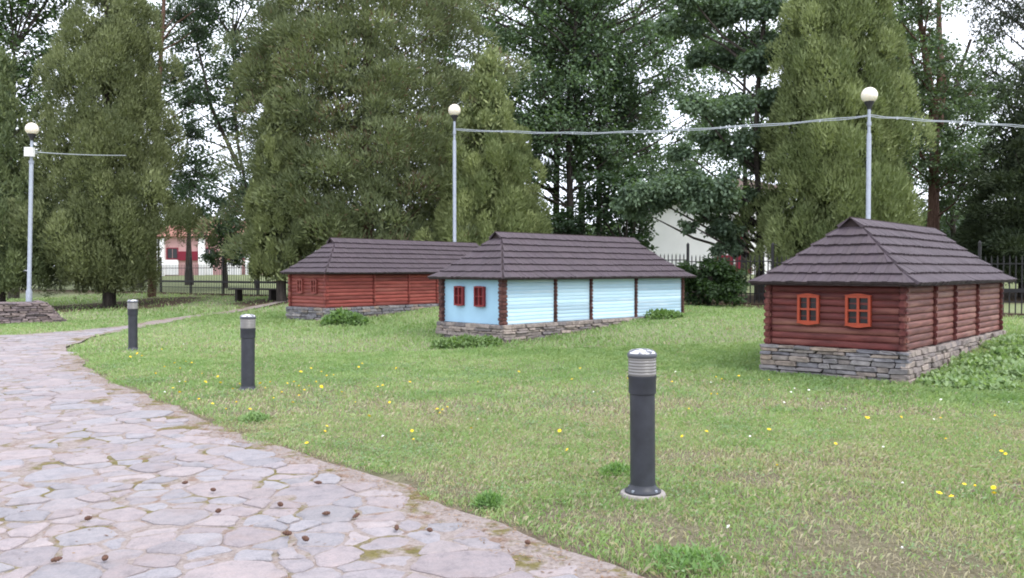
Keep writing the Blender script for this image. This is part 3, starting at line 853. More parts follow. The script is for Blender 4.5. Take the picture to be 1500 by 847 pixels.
# ------------------------------------------------------------------ fence along the back of the park
def fence():
    t0, t1 = -26.5, 40.5; PWT = .026
    a = FN0 + FD * t0; gz = lambda t: float(hgt(*(FN0 + FD * t)))
    root = empty('iron_fence', (a[0], a[1], gz(t0)), math.atan2(FD[1], FD[0])); tag(root, 'black iron picket fence with a thick middle rail behind the houses', 'fence')
    z0 = gz(t0); ln = t1 - t0
    zr = {'top_rail': (1.70, .03), 'middle_rail': (1.00, .10), 'bottom_rail': (.70, .03)}
    step = 2.8; nb = int(ln / step)
    pk = MB(); pk.box((-.015, -.010, .40), (.015, .010, 1.86)); pk.add([(-.010, -.010, 1.86), (.010, -.010, 1.86), (.010, .010, 1.86), (-.010, .010, 1.86), (0, 0, 1.93)], [(0, 1, 4), (1, 2, 4), (2, 3, 4), (3, 0, 4)])
    pkm = pk.mesh('picket', M_iron); po = MB(); po.box((-.035, -.035, -.1), (.035, .035, 1.90)); po.add([(-.04, -.04, 1.90), (.04, -.04, 1.90), (.04, .04, 1.90), (-.04, .04, 1.90), (0, 0, 1.97)], [(0, 1, 4), (1, 2, 4), (2, 3, 4), (3, 0, 4), (3, 2, 1, 0)])
    pom = po.mesh('post', M_iron)
    n_single = 0; rest = MB()
    for b in range(nb):
        x0 = b * step; dz = gz(t0 + x0 + step / 2) - z0 - .36 * 0
        base = gz(t0 + x0 + step / 2) - z0 - .36 + .0
        link('post', pom, None, root, (x0, 0, base + .36))
        for nm, (z, th) in zr.items():
            mb = MB(); mb.box((x0 + .036, -.018 - (.02 if th > .05 else 0), base + z - th / 2), (x0 + step - .036, .018 + (.02 if th > .05 else 0), base + z + th / 2)); mb.build(nm, M_iron, root)
        for k in range(1, 20):
            x = x0 + k * .14; wp = FN0 + FD * (t0 + x); px = 750 + FPX * wp[0] / wp[1]
            seen = -5 < px < 62 or 226 < px < 425 or 1003 < px < 1130 or 1466 < px < 1506
            if seen and n_single < 290:
                link('picket', pkm, None, root, (x, 0, base)); n_single += 1
            else:
                rest.add([(v.co.x + x, v.co.y, v.co.z + base) for v in pkm.vertices], [tuple(p.vertices) for p in pkm.polygons])
        kb = MB(); kb.box((x0, -.09, base + .0), (x0 + step, .09, base + .40)); kb.build('plinth', M_soil, root)
    if rest.v: tag(rest.build('hidden_pickets', M_iron, root), kind='stuff')
fence()

# ------------------------------------------------------------------ bench by the back fence
def bench():
    x, y = at(374, 34); root = empty('bench', (x, y, H(x, y)), math.radians(-20)); tag(root, 'low dark wooden bench on the grass before the fence', 'bench')
    for k in range(3):
        mb = MB(); mb.box((-1.15, -.21 + k * .145, .43), (1.15, -.21 + k * .145 + .13, .475)); mb.build('seat_plank', M_bench, root)
    for sx in (-.8, .8):
        mb = MB(); mb.box((sx - .06, -.17, -.1), (sx + .06, .17, .429)); mb.build('leg', M_bench, root)
bench()

# ------------------------------------------------------------------ buildings beyond the fence
def facade(root, x0, x1, zb, zt, wins, wall_mat, depth, name='wall'):
    mb = MB(); mb.box((x0, 0, zb), (x1, depth, zt)); return mb.build(name, wall_mat, root)
def window_on(root, xc, zc, w, h, frame_mat, pane_mat, nm='window'):
    mb = MB(); t = .09
    mb.box((xc - w / 2, -.06, zc - h / 2), (xc - w / 2 + t, .04, zc + h / 2)); mb.box((xc + w / 2 - t, -.06, zc - h / 2), (xc + w / 2, .04, zc + h / 2))
    mb.box((xc - w / 2 + t, -.06, zc + h / 2 - t), (xc + w / 2 - t, .04, zc + h / 2)); mb.box((xc - w / 2 + t, -.06, zc - h / 2), (xc + w / 2 - t, .04, zc - h / 2 + t))
    o = mb.build(nm, frame_mat, root)
    for sg in (-1, 1):
        a, b = (xc - w / 2 + t, xc - .03) if sg < 0 else (xc + .03, xc + w / 2 - t)
        mb = MB(); mb.box((a, -.03, zc - h / 2 + t), (b, .03, zc + h / 2 - t)); mb.build('pane', pane_mat, o)
def gable_roof(root, x0, x1, y0, y1, z, rise, mat, over=.5):
    mb = MB(); ym = (y0 + y1) / 2
    mb.add([(x0 - over, y0 - over, z), (x1 + over, y0 - over, z), (x1 + over, y1 + over, z), (x0 - over, y1 + over, z), (x0 + rise, ym, z + rise), (x1 - rise, ym, z + rise)],
           [(0, 3, 2, 1), (0, 1, 5, 4), (1, 2, 5), (2, 3, 4, 5), (3, 0, 4)]); return mb.build('roof', mat, root)
def pink_house():
    D = 80; x0, x1 = at(214, D)[0], at(392, D)[0]; xm = at(318, D)[0]; zg = H((x0 + x1) / 2, D)
    root = empty('pink_building', (x0, D, zg)); tag(root, 'pink building with white pillars and terracotta roof beyond the fence', 'building')
    w = x1 - x0
    facade(root, 0, w, -.5, 3.6, None, M_pink, 8); gable_roof(root, 0, w, 0, 8, 3.6, 1.7, M_terra)
    for px in (232, 238, 297, 350, 365):
        x = at(px, D)[0] - x0; mb = MB(); mb.box((x - .28, -.35, -.3), (x + .28, -.002, 3.4)); mb.build('pillar', M_white, root)
    for a, b in ((240, 262), (301, 312), (326, 346)):
        xa, xb = at(a, D)[0] - x0, at(b, D)[0] - x0; mb = MB(); mb.box((xa, -.12, .0), (xb, -.003, 1.4)); mb.build('white_panel', M_white, root)
    xa, xb = at(262, D)[0] - x0, at(293, D)[0] - x0
    mb = MB(); mb.box((xa, -.2, 1.35), (xb, -.004, 2.2)); mb.build('crimson_sign_band', M_magenta, root)
    for px in (253, 307, 336, 357, 380): window_on(root, at(px, D)[0] - x0, 2.0, 1.1, 1.1, M_magenta, M_glass_dark)
pink_house()
def white_house():
    D = 55; x0, x1, x2 = at(936, D)[0], at(1052, D)[0], at(1150, D)[0]; zg = H(x1, D)
    root = empty('white_building', (x0, D, zg)); tag(root, 'tall white building with crimson doors behind the fence and maple', 'building')
    f = facade(root, 0, x1 - x0, -.6, 4.6, None, M_white, 9); gable_roof(root, 0, x1 - x0, 0, 9, 4.6, 1.0, M_brownroof, .4)
    facade(root, x1 - x0 + .01, x2 - x0, -.6, 5.5, None, M_white, 10, 'tall_wall'); gable_roof(root, x1 - x0 + .01, x2 - x0, 0, 10, 5.5, 1.3, M_brownroof, .4)
    for px, z, h, w in ((1088, 3.0, 1.6, .7), (1089, .85, 1.5, 1.0), (1060, .7, 1.2, 1.2)):
        x = at(px, D)[0] - x0; mb = MB(); mb.box((x - w / 2, -.09, z - h / 2), (x + w / 2, -.002, z + h / 2)); mb.build('crimson_door' if z < 2 else 'crimson_shutter', M_magenta, root)
    for px, z in ((1120, 3.8),): window_on(root, at(px, D)[0] - x0, z, 1.0, 1.3, M_white, M_glass_dark)
white_house()

# ------------------------------------------------------------------ trees
def rot_to(d):
    """orthonormal frames (n,3,3) whose third column is d"""
    d = d / (np.linalg.norm(d, axis=1, keepdims=True) + 1e-9)
    ref = np.where(np.abs(d[:, 2:3]) < .9, np.array([[0, 0, 1.]]), np.array([[1., 0, 0]]))
    a = np.cross(ref, d); a /= np.linalg.norm(a, axis=1, keepdims=True) + 1e-9
    return a, np.cross(d, a), d
def leaves_mesh(name, P, Dv, Nv, size, width, col, tri=False):
    """one leaf per point: base P, axis Dv, side = Dv x Nv"""
    n = len(P); Dv = Dv / (np.linalg.norm(Dv, axis=1, keepdims=True) + 1e-9)
    S = np.cross(Dv, Nv); S /= np.linalg.norm(S, axis=1, keepdims=True) + 1e-9
    size = np.broadcast_to(size, (n,))[:, None]; width = np.broadcast_to(width, (n,))[:, None]
    if tri:
        V = np.stack([P - S * width, P + S * width, P + Dv * size], 1).reshape(-1, 3); k = 3
    else:
        m = P + Dv * size * .45
        V = np.stack([P, m + S * width, P + Dv * size, m - S * width], 1).reshape(-1, 3); k = 4
    return np_mesh(name, V, np.arange(n * k).reshape(n, k), np.repeat(col, k, 0))
def unit(n, rng):
    v = rng.normal(size=(n, 3)); return v / np.linalg.norm(v, axis=1, keepdims=True)
def trunk_tubes(mb, pts, r0, r1, n=9, wob=.0):
    k = len(pts); mb.tube(pts, [r0 + (r1 - r0) * i / (k - 1) for i in range(k)], n)

def conifer(name, label, x, y, Ht, prof, n, colA, colB, seed, lobe=(.55, 1.15), leaf=(.165, .023), upright=.6, z_lo=.6, trunk_r=.22, bark=None, cat='tree', group=None, skew=(0, 0), see_top=None, brown=.0):
    """dense conifer made of upright plumes; prof(f) radius at height fraction f"""
    rng = np.random.default_rng(seed); g = H(x, y); prof0 = prof
    prof = lambda f: prof0(min(float(f), .999))
    root = empty(name, (x, y, g)); tag(root, label, cat, group)
    mb = MB(); pts = [(skew[0] * f, skew[1] * f, Ht * f - .2) for f in np.linspace(0, .96, 8)]
    trunk_tubes(mb, pts, trunk_r, .03)
    for k in range(26):
        f = rng.uniform(.1, .9); a = rng.uniform(0, 2 * PI); r = prof(f) * .8
        p0 = np.array((skew[0] * f, skew[1] * f, Ht * f)); p1 = p0 + np.array((math.cos(a) * r, math.sin(a) * r, r * .45))
        mb.tube([p0, (p0 + p1) / 2 + np.array((0, 0, -.06 * r)), p1], [.05, .03, .01], 5)
    mb.build('trunk', bark or M_bark_grey, root)
    # plumes
    fmax = 1.0 if see_top is None else see_top
    zs = np.linspace(z_lo / Ht, 1, 200); w = np.array([max(prof(f), .05) for f in zs]) ** 1.0
    w = w * np.where(zs > fmax, .35, 1); cdf = np.cumsum(w); cdf /= cdf[-1]
    area = sum(2 * PI * prof(f) for f in zs) * Ht / 200
    NL = int(area / (.55 * lobe[0] * lobe[1]) * 1.05)
    f = np.interp(rng.random(NL), cdf, zs); ang = rng.uniform(0, 2 * PI, NL)
    R = np.array([prof(q) for q in f]); rad = R * rng.uniform(.55, 1.0, NL) * (1 + .14 * np.sin(ang * 3 + f * 9 + seed) + .10 * np.sin(f * 31 + ang * 2 + 2 * seed)) * np.where(rng.random(NL) < .12, rng.uniform(1.05, 1.28, NL), 1)
    C = np.stack([np.cos(ang) * rad + skew[0] * f, np.sin(ang) * rad + skew[1] * f, f * Ht], -1)
    lr = rng.uniform(.6, 1.15, NL)[:, None] * np.array((lobe[0], lobe[0], lobe[1]))[None] * np.clip(R / 1.6, .5, 1.2)[:, None] * .66
    out = np.stack([np.cos(ang), np.sin(ang), np.full(NL, .35)], -1)
    lc = np.clip(rng.normal(.48, .30, NL), 0, 1)
    k = rng.choice(NL, n, p=(lr.prod(1) ** .66) / (lr.prod(1) ** .66).sum())
    u = unit(n, rng); u += out[k] * .75 + np.array((0, 0, .38)); u /= np.linalg.norm(u, axis=1, keepdims=True)
    rr_ = rng.uniform(.55, 1.05, n) ** .7
    P = C[k] + u * lr[k] * rr_[:, None]
    D = u * (1 - upright) + out[k] * .25 + np.array((0, 0, upright))[None] + rng.normal(0, .3, (n, 3))
    N = u + rng.normal(0, .3, (n, 3))
    m = np.clip(lc[k] * .65 + rng.random(n) * .35, 0, 1)[:, None]
    col = np.array(colA)[None] * (1 - m) + np.array(colB)[None] * m
    if brown > 0:
        bsel = ((lc[k] > .72) | (rng.random(n) < .12)) & (rng.random(n) < brown)
        col[bsel] = np.array((.165, .115, .075)) * rng.uniform(.7, 1.2, (bsel.sum(), 1))
    P = P[:]; ok = P[:, 2] > .12; P, D, N, col = P[ok], D[ok], N[ok], col[ok]
    sz = leaf[0] * rng.uniform(.6, 1.3, len(P))
    crown = leaves_mesh('crown', P, D, N, sz, leaf[1] * rng.uniform(.7, 1.4, len(P)), col, True)
    cr = link('crown', crown, M_conif, root)
    ni = int(n * .26); kk = rng.integers(0, NL, ni); ff = f[kk]; rad2 = R[kk] * rng.uniform(.2, .68, ni)
    Pi = np.stack([np.cos(ang[kk]) * rad2 + skew[0] * ff, np.sin(ang[kk]) * rad2 + skew[1] * ff, ff * Ht], -1) + rng.normal(0, .2, (ni, 3))
    Pi[:, 2] = np.maximum(Pi[:, 2], z_lo * .8); mi = rng.random((ni, 1)); ci = np.array(colA) * (1 - mi) + np.array(colB) * mi
    ra = np.stack([np.cos(ang[kk]), np.sin(ang[kk]), np.zeros(ni)], -1)
    Di = np.array((0, 0, 1.0)) + rng.normal(0, .6, (ni, 3)); Ni = ra + rng.normal(0, .4, (ni, 3))
    link('inner_foliage', leaves_mesh('inner_foliage', Pi, Di, Ni, .23 * rng.uniform(.6, 1.3, ni), .042, ci), M_conif, root)
    return root

def broadleaf(name, label, x, y, trunk, clusters, n, colA, colB, seed, r_trunk=.2, leaf=(.15, .05), flat=.55, bark=None, limbs=True, cat='tree', group=None, droop=.2, taper=.06):
    """trunk: list of local points; clusters: (cx,cy,cz,rx,ry,rz,weight) local leaf masses"""
    rng = np.random.default_rng(seed); g = H(x, y); root = empty(name, (x, y, g)); tag(root, label, cat, group)
    mb = MB(); trs = trunk if isinstance(trunk[0][0], (list, tuple)) else [trunk]
    for q in trs:
        k = len(q); mb.tube(q, [r_trunk * (1 - (1 - taper / r_trunk) * i / (k - 1)) * (1.25 if i == 0 else 1) for i in range(k)], 9)
    tp = np.array([np.array(q[i]) * (1 - t) + np.array(q[i + 1]) * t for q in trs for i in range(len(q) - 1) for t in np.linspace(0, .95, 9)], float); tp = tp[tp[:, 2] > min(1.2, tp[:, 2].max() * .4)]
    Ps, Ds, Ns, Cs = [], [], [], []
    tot = sum(c[6] for c in clusters)
    for (a, b, c, rx, ry, rz, wt) in clusters:
        cen = np.array((a, b, c))
        d = np.hypot(tp[:, 0] - a, tp[:, 1] - b) + np.abs(tp[:, 2] - (c - .3 - .35 * np.hypot(tp[:, 0] - a, tp[:, 1] - b) - rng.uniform(0, .8))) * 1.5; st = tp[np.argmin(d)]
        if limbs:
            mid = (st + cen) / 2 + rng.normal(0, .15, 3); L = np.linalg.norm(cen - st); rl = min(.06, .016 + .014 * L)
            mb.tube([st, mid, cen], [rl, rl * .7, .02], 6)
        ns = max(6, int(13 * wt)) ; sub = unit(ns, rng) * rng.uniform(.35, 1.0, (ns, 1)) ** .6 * np.array((rx, ry, rz))
        for s in sub:                                    # twigs and leaf sprays
            p = cen + s
            if limbs: mb.tube([cen * .6 + p * .4 if rng.random() < .5 else cen, p], [.022, .006], 4)
        nl = int(n * wt / tot); kk = rng.integers(0, ns, nl); r0 = .34 * (rx * ry * rz) ** (1 / 3)
        off = rng.normal(0, 1, (nl, 3)) * np.array((r0, r0, r0 * flat)) * .8
        P = cen + sub[kk] + off
        tone = np.clip(rng.normal(.42, .30, ns), 0, 1)[kk] * .7 + rng.random(nl) * .3
        D = off * .8 + unit(nl, rng) * .35 + np.array((0, 0, -droop)); N = unit(nl, rng) * .65 + np.array((0, 0, 1.0))
        Ps.append(P); Ds.append(D); Ns.append(N); Cs.append(np.array(colA)[None] * (1 - tone[:, None]) + np.array(colB)[None] * tone[:, None])
    mb.build('trunk', bark or M_bark_grey, root)
    P = np.concatenate(Ps); D = np.concatenate(Ds); N = np.concatenate(Ns); Cc = np.concatenate(Cs); ok = P[:, 2] > .1
    P, D, N, Cc = P[ok], D[ok], N[ok], Cc[ok]; m = len(P)
    link('crown', leaves_mesh('crown', P, D, N, leaf[0] * rng.uniform(.6, 1.3, m), leaf[1] * rng.uniform(.7, 1.3, m), Cc), M_leaf, root)
    return root

def blob_fill(rng, px0, px1, py0, py1, d, n, size, jitter_d=1.5, holes=()):
    """leaf masses over a window of the view at depth d, relative to the given trunk foot"""
    out = []
    tries = 0
    got = []
    while len(out) < n and tries < 4000:
        tries += 1; best, bd = None, -1
        for _ in range(7):
            px, py = rng.uniform(px0, px1), rng.uniform(py0, py1)
            if any(((px - hx) / hr) ** 2 + ((py - hy) / hs) ** 2 < 1 for hx, hy, hr, hs in holes): continue
            q = min([math.hypot(px - a, py - b) for a, b in got] or [1e3])
            if q > bd: best, bd = (px, py), q
        if best is None: continue
        px, py = best; got.append(best)
        dd = d + rng.uniform(-jitter_d, jitter_d); p = at(px, dd, py); s = size * rng.uniform(.65, 1.35)
        out.append((p[0], p[1], p[2], s, s, s * .9, s * s))
    return out
def rel(cl, x, y):
    g = H(x, y); return [(a - x, b - y, c - g, rx, ry, rz, w) for (a, b, c, rx, ry, rz, w) in cl]

OLIVE_A, OLIVE_B = (.090, .112, .054), (.235, .265, .122)
LIME_A, LIME_B = (.105, .140, .055), (.295, .335, .145)
BRN_A, BRN_B = (.082, .104, .056), (.245, .285, .135)
DK_A, DK_B = (.050, .080, .052), (.13, .18, .10)
MID_A, MID_B = (.058, .092, .052), (.15, .21, .10)

x, y = at(0, 34.5)
conifer('thuja_tree', 'dark green thuja cut off by the left edge of the view', x, y, 10.8, lambda f: 2.1 * (1 - max(0, f - .15) / .85) ** .7 * min(1, .6 + f * 4), 44000, (.07, .098, .05), (.195, .235, .105), 31, z_lo=.9, group='tall thuja trees')
x, y = at(160, 36)
conifer('thuja_tree', 'tall olive thuja with low skirts behind the farthest bollard light', x, y, 17.5, lambda f: 2.95 * min(1, .33 + f * 4.3) * (1 - max(0, f - .2) / .8) ** .62, 120000, OLIVE_A, OLIVE_B, 32, lobe=(.7, 1.25), z_lo=.75, trunk_r=.28, group='tall thuja trees', see_top=.8)
x, y = at(412, 32.5)
conifer('thuja_tree', 'slim green thuja beside the left end of the back cabin', x, y, 9.6, lambda f: 1.35 * min(1, .6 + f * 2) * (1 - max(0, f - .25) / .75) ** .7, 40000, OLIVE_A, (.25, .285, .12), 33, z_lo=1.0, trunk_r=.2, group='tall thuja trees')
x, y = at(538, 35.5)
conifer('pine_tree', 'huge brownish green conifer towering behind the back cabin', x, y, 19, lambda f: 4.75 * min(1, .88 + f * .8) * (1 - max(0, f - .48) / .52) ** .5, 165000, BRN_A, BRN_B, 34, lobe=(1.25, .95), leaf=(.22, .023), upright=.34, z_lo=1.3, trunk_r=.34, bark=M_bark_red, see_top=.72, brown=.22)
x, y = at(716, 32.5)
conifer('thuja_tree', 'yellow green thuja just right of the middle lamp post', x, y, 9.4, lambda f: 2.25 * min(1, .8 + f * 1.2) * (1 - max(0, f - .18) / .82) ** .75, 70000, LIME_A, LIME_B, 35, lobe=(.6, .95), z_lo=.8, group='tall thuja trees')
x, y = at(1222, 28.5)
conifer('thuja_tree', 'tall yellow green thuja behind the right lamp post', x, y, 14.5, lambda f: 2.45 * min(1, .8 + f * 1.2) * (1 - max(0, f - .22) / .78) ** .6, 110000, LIME_A, (.275, .32, .14), 36, lobe=(.6, 1.05), z_lo=.8, group='tall thuja trees', see_top=.78)
# dark spruce at the right edge
x, y = at(1500, 30)
conifer('spruce_tree', 'dark spruce at the right edge behind the log cabin', x, y, 8.4, lambda f: 2.5 * (1 - f) ** .8 * (1 + .18 * math.sin(f * 40)) + .05, 52000, (.022, .034, .02), (.07, .092, .044), 37, lobe=(.9, .5), upright=-.12, z_lo=.6, trunk_r=.2)

r_ = np.random.default_rng(99)
# dark maple, upper left
x, y = at(20, 47)
broadleaf('maple_tree', 'dark leafy maple behind the left edge thuja', x, y, [(0, 0, -.2), (.1, 0, 4), (0, .1, 9), (.2, 0, 14)],
          rel(blob_fill(r_, -60, 115, -60, 330, 47, 60, 1.15), x, y), 34000, DK_A, (.11, .17, .06), 41, .24, (.20, .075))
# red-barked pine with sparse dark tufts
x, y = at(222, 41)
tr = [at(222, 41, 446), at(228, 41, 250), at(236, 41, 120), at(244, 41, 0), at(250, 41, -90)]
g = H(x, y); tr = [(a - x, b - y, c - g) for a, b, c in tr]; tr[0] = (0, 0, -.2)
broadleaf('scots_pine', 'thin red trunked pine with sparse dark tufts', x, y, tr,
          rel([(*at(p, 41 + r_.uniform(-1, 1), q), s, s, s * .5, s * s * 1.2) for p, q, s in ((215, 20, .6), (265, 20, .7), (290, 45, .6), (218, 95, .55), (262, 110, .6), (285, 150, .5), (213, 165, .5), (250, 188, .5), (212, 225, .45), (300, 10, .6), (235, -30, .8), (280, 195, .55), (262, 240, .4))], x, y),
          9000, (.018, .033, .022), (.055, .080, .045), 42, .16, (.20, .02), .7, M_bark_red)
# airy deciduous tree between the pine and the big conifer
x, y = at(378, 50)
broadleaf('ash_tree', 'airy dark leafed tree against the sky left of the huge conifer', x, y, [[(0, 0, -.2), (-.5, 0, 5), (-1.2, 0, 9), (-1.4, 0, 15)], [(-1.0, 0, 7), (-2.6, 0, 10.5), (-3.6, 0, 15)]],
          rel(blob_fill(r_, 262, 392, -50, 330, 50, 40, .95, 2, [(318, 210, 40, 34), (300, 168, 18, 22), (250, 60, 24, 50)]), x, y), 21000, DK_A, (.058, .092, .050), 43, .12, (.19, .07))
x, y = at(330, 54)
broadleaf('small_tree', 'small dark tree in front of the pink building', x, y, [(0, 0, -.2), (0, 0, 2), (.1, 0, 4.4)],
          rel(blob_fill(r_, 312, 358, 296, 385, 54, 12, .8, 1), x, y), 6000, DK_A, (.058, .09, .04), 44, .14, (.18, .07))
x, y = at(277, 60)
broadleaf('small_tree', 'slender trunked tree left of the pink gable', x, y, [(0, 0, -.2), (0, 0, 3), (.1, 0, 6)],
          rel(blob_fill(r_, 236, 292, 262, 320, 60, 10, .9, 1), x, y), 5000, DK_A, (.065, .10, .04), 45, .26, (.18, .07))
# group of dark maples behind the blue cottage
for k, (tp, dd, box, nb, nl, hl, lb) in enumerate((
        (815, 43, (640, 850, -60, 300), 58, 26000, [(722, 100, 22, 26), (745, 20, 20, 16), (800, 340, 18, 30)], 'leftmost of the dark trunked maples behind the blue cottage'),
        (836, 41, (735, 905, -60, 265), 52, 24000, [(770, 15, 16, 14), (850, 285, 26, 30), (890, 62, 16, 30)], 'middle dark trunked maple of the clump behind the blue cottage'),
        (851, 44, (790, 960, -60, 250), 44, 20000, [(925, 110, 26, 26)], 'dark maple with close twin trunk behind the blue cottage roof'),
        (878, 42, (830, 1030, -60, 260), 48, 22000, [(945, 95, 24, 22), (915, 120, 16, 12), (980, 215, 26, 34), (968, 190, 24, 24)], 'rightmost slim trunked maple of the clump behind the blue cottage'))):
    x, y = at(tp, dd); q = [at(tp, dd, 450), at(tp + r_.uniform(-3, 3), dd, 300), at(tp + r_.uniform(-6, 6), dd, 160), at(tp + r_.uniform(-14, 14), dd, 0), at(tp + r_.uniform(-20, 20), dd, -100)]
    g = H(x, y); q = [(a - x, b - y, c - g) for a, b, c in q]; q[0] = (0, 0, -.2)
    broadleaf('maple_tree', lb, x, y, q, rel(blob_fill(r_, *box, dd, nb, .85, 2.2, hl), x, y), nl, DK_A if k % 2 else MID_A, (.20, .285, .165) if k % 2 else (.215, .305, .16), 50 + k,   .20 if k != 3 else .17, (.16, .065), .85, group='maples behind the blue cottage')
# second row of trees closing the gaps against the sky
for k, (tp, dd, box, nb, nl, sz, hl, lb) in enumerate((
        (205, 58, (195, 400, -70, 250), 36, 15000, 1.0, [(318, 210, 42, 34), (300, 165, 20, 22), (225, 80, 14, 50)], 'far airy tree behind the red trunked pine'),
        (700, 55, (630, 790, -70, 250), 32, 14000, 1.0, [(660, 90, 12, 14), (728, 100, 12, 14)], 'far leafy tree behind the yellow green thuja top'),
        (925, 52, (905, 1060, -70, 240), 32, 14000, .95, [(975, 215, 24, 28), (945, 90, 12, 12), (1020, 60, 12, 12)], 'far leafy tree in the gap right of the maple clump'),
        (1090, 50, (1020, 1170, -70, 250), 30, 14000, .95, [(1060, 235, 20, 14), (1135, 120, 10, 12)], 'far leafy tree behind the layered maple'),
        (1330, 55, (1255, 1440, 60, 330), 40, 15000, .95, [(1345, 320, 34, 18), (1410, 60, 40, 60), (1430, 185, 18, 16)], 'far leafy tree behind the locust trunks'))):
    x, y = at(tp, dd)
    broadleaf('background_tree', lb, x, y, [(0, 0, -.2), (.1, 0, 4), (-.1, 0, 9), (.1, 0, 16)], rel(blob_fill(r_, *box, dd, nb, sz, 2.2, hl), x, y), nl, DK_A, (.20, .275, .17), 150 + k, .2, (.18, .075), .85, group='trees of the second row')
# understorey behind the blue cottage
for k, (a, b, c, d_, dd, lb) in enumerate(((790, 870, 318, 350, 38, 'low dark bush under the maple trunks behind the blue roof'), (868, 958, 262, 352, 37, 'dark spreading bush behind the right end of the blue cottage'))):
    x, y = at((a + b) / 2, dd); g = H(x, y)
    broadleaf('leafy_bush', lb, x, y, [(0, 0, -.1), (0, 0, .8), (.1, 0, 1.6)], rel(blob_fill(r_, a, b, c, 410, dd, 16, .75, 1.0), x, y), 9000, DK_A, (.050, .085, .036), 60 + k, .07, (.17, .065), cat='bush', group='bushes behind the blue cottage')
# layered maple over the white building
x, y = at(1114, 30); g = H(x, y)
q = [(0, 0, -.2), (-.02, 0, 1.8), (-.05, 0, 3.2), (-.2, 0, 5.5), (-.1, 0, 8), (.2, 0, 11)]
cl = [(*at(p, 30 + r_.uniform(-1.5, 1.2), q_), s * .9, s * .85, s * .55, s * s) for p, q_, s in
      ((920, 300, .7), (945, 285, .85), (975, 280, .9), (1000, 268, .9), (1030, 285, .95), (1060, 275, .9), (1085, 290, .85), (1045, 318, .5), (1065, 330, .65), (1090, 330, .5), (1012, 330, .34),
       (1065, 365, .5), (1075, 350, .5), (1050, 385, .35), (1000, 222, .5), (1040, 200, .7), (1075, 215, .7), (1100, 240, .7), (1060, 160, .8), (1095, 150, .8), (1015, 150, .6), (1110, 90, .9), (1070, 75, .9), (1030, 90, .6), (1000, 40, .8), (1050, 20, .9), (1100, 20, 1.0), (1130, 150, .8), (1120, 200, .7), (1140, 60, .9), (1010, 0, .8))]
broadleaf('maple_tree', 'maple with layered drooping boughs between the blue cottage and right cabin', x, y, q, rel(cl, x, y), 56000, (.075, .115, .078), (.20, .275, .17), 65, .15, (.14, .055), .7, droop=.35)
# bush at the fence
x, y = at(1040, 25.4)
broadleaf('leafy_bush', 'dark round bush at the fence between the two front houses', x, y, [(0, 0, -.1), (0, 0, .4), (.05, 0, .9)],
          rel(blob_fill(r_, 1012, 1076, 388, 446, 25.4, 15, .42, .5), x, y), 9000, (.014, .028, .012), (.048, .085, .030), 66, .05, (.11, .045), cat='bush')
# locust trees at right, open crowns with sky between
for k, (dd, q, box, nb, nl, hl, lb, rt) in enumerate((
        (33, [(1366, 450), (1366, 300), (1367, 180), (1356, 110), (1345, 40), (1338, -60)], (1300, 1420, -40, 300), 30, 17000, [(1405, 35, 34, 50), (1395, 170, 16, 40), (1345, 290, 30, 30), (1378, 95, 16, 24)], 'locust tree with straight reddish trunk above the right cabin roof', .24),
        (36, [(1324, 450), (1322, 300), (1320, 150), (1316, 40), (1318, -60)], (1255, 1345, -40, 290), 24, 11000, [(1298, 60, 16, 26), (1335, 250, 22, 40)], 'slimmer locust tree just left of the reddish trunked one', .15),
        (37, [(1282, 450), (1281, 300), (1279, 120), (1274, 30), (1268, -60)], (1215, 1315, -70, 130), 14, 8000, [(1295, 110, 18, 20)], 'thick dark locust trunk half hidden by the right thuja', .27),
        (35, [(1404, 450), (1392, 300), (1384, 180), (1398, 120), (1418, 60)], (1372, 1470, 60, 310), 24, 12000, [(1405, 35, 34, 50), (1440, 180, 26, 24)], 'leaning young locust at the gap of bright sky', .10))):
    p0 = at(q[0][0], dd); x, y = p0; g = H(x, y); tr = []
    for i, (p, r) in enumerate(q):
        a, b, c = at(p, dd, r); tr.append((a - x, b - y, c - g if i else -.2))
    trs = [tr]
    if k == 0:
        br = [at(1367, dd, 185), at(1376, dd + .3, 120), at(1372, dd + .5, 60), at(1370, dd + .6, -30)]; trs.append([(a - x, b - y, c - g) for a, b, c in br])
    if k == 2:
        br = [at(1280, dd, 40), at(1298, dd, 75), at(1310, dd, 110)]; trs.append([(a - x, b - y, c - g) for a, b, c in br])
    broadleaf('locust_tree', lb, x, y, trs, rel(blob_fill(r_, *box, dd, nb, .72, 1.5, hl), x, y), nl, (.06, .09, .058), (.175, .235, .135), 70 + k, rt, (.13, .05), .6, M_bark_red if k == 0 else M_bark_grey, group='locust trees at the right')
x, y = at(1540, 37)
broadleaf('larch_tree', 'dark drooping tree hanging into the upper right corner', x, y, [(0, 0, -.2), (0, 0, 5), (0, 0, 14)],
          rel(blob_fill(r_, 1430, 1570, -50, 150, 37, 26, .85, 1.5, [(1405, 35, 40, 50), (1488, 68, 14, 14)]), x, y), 13000, (.016, .026, .020), (.052, .068, .045), 75, .22, (.17, .03), .8)
# low dark trees behind the right cabin
x, y = at(1395, 40)
broadleaf('leafy_bush', 'dark thicket under the locust trees behind the right cabin', x, y, [(0, 0, -.1), (0, 0, 1), (.1, 0, 2)], rel(blob_fill(r_, 1330, 1470, 335, 420, 40, 22, .9, 1.2), x, y), 11000, DK_A, (.045, .07, .034), 76, .08, (.18, .07), cat='bush')
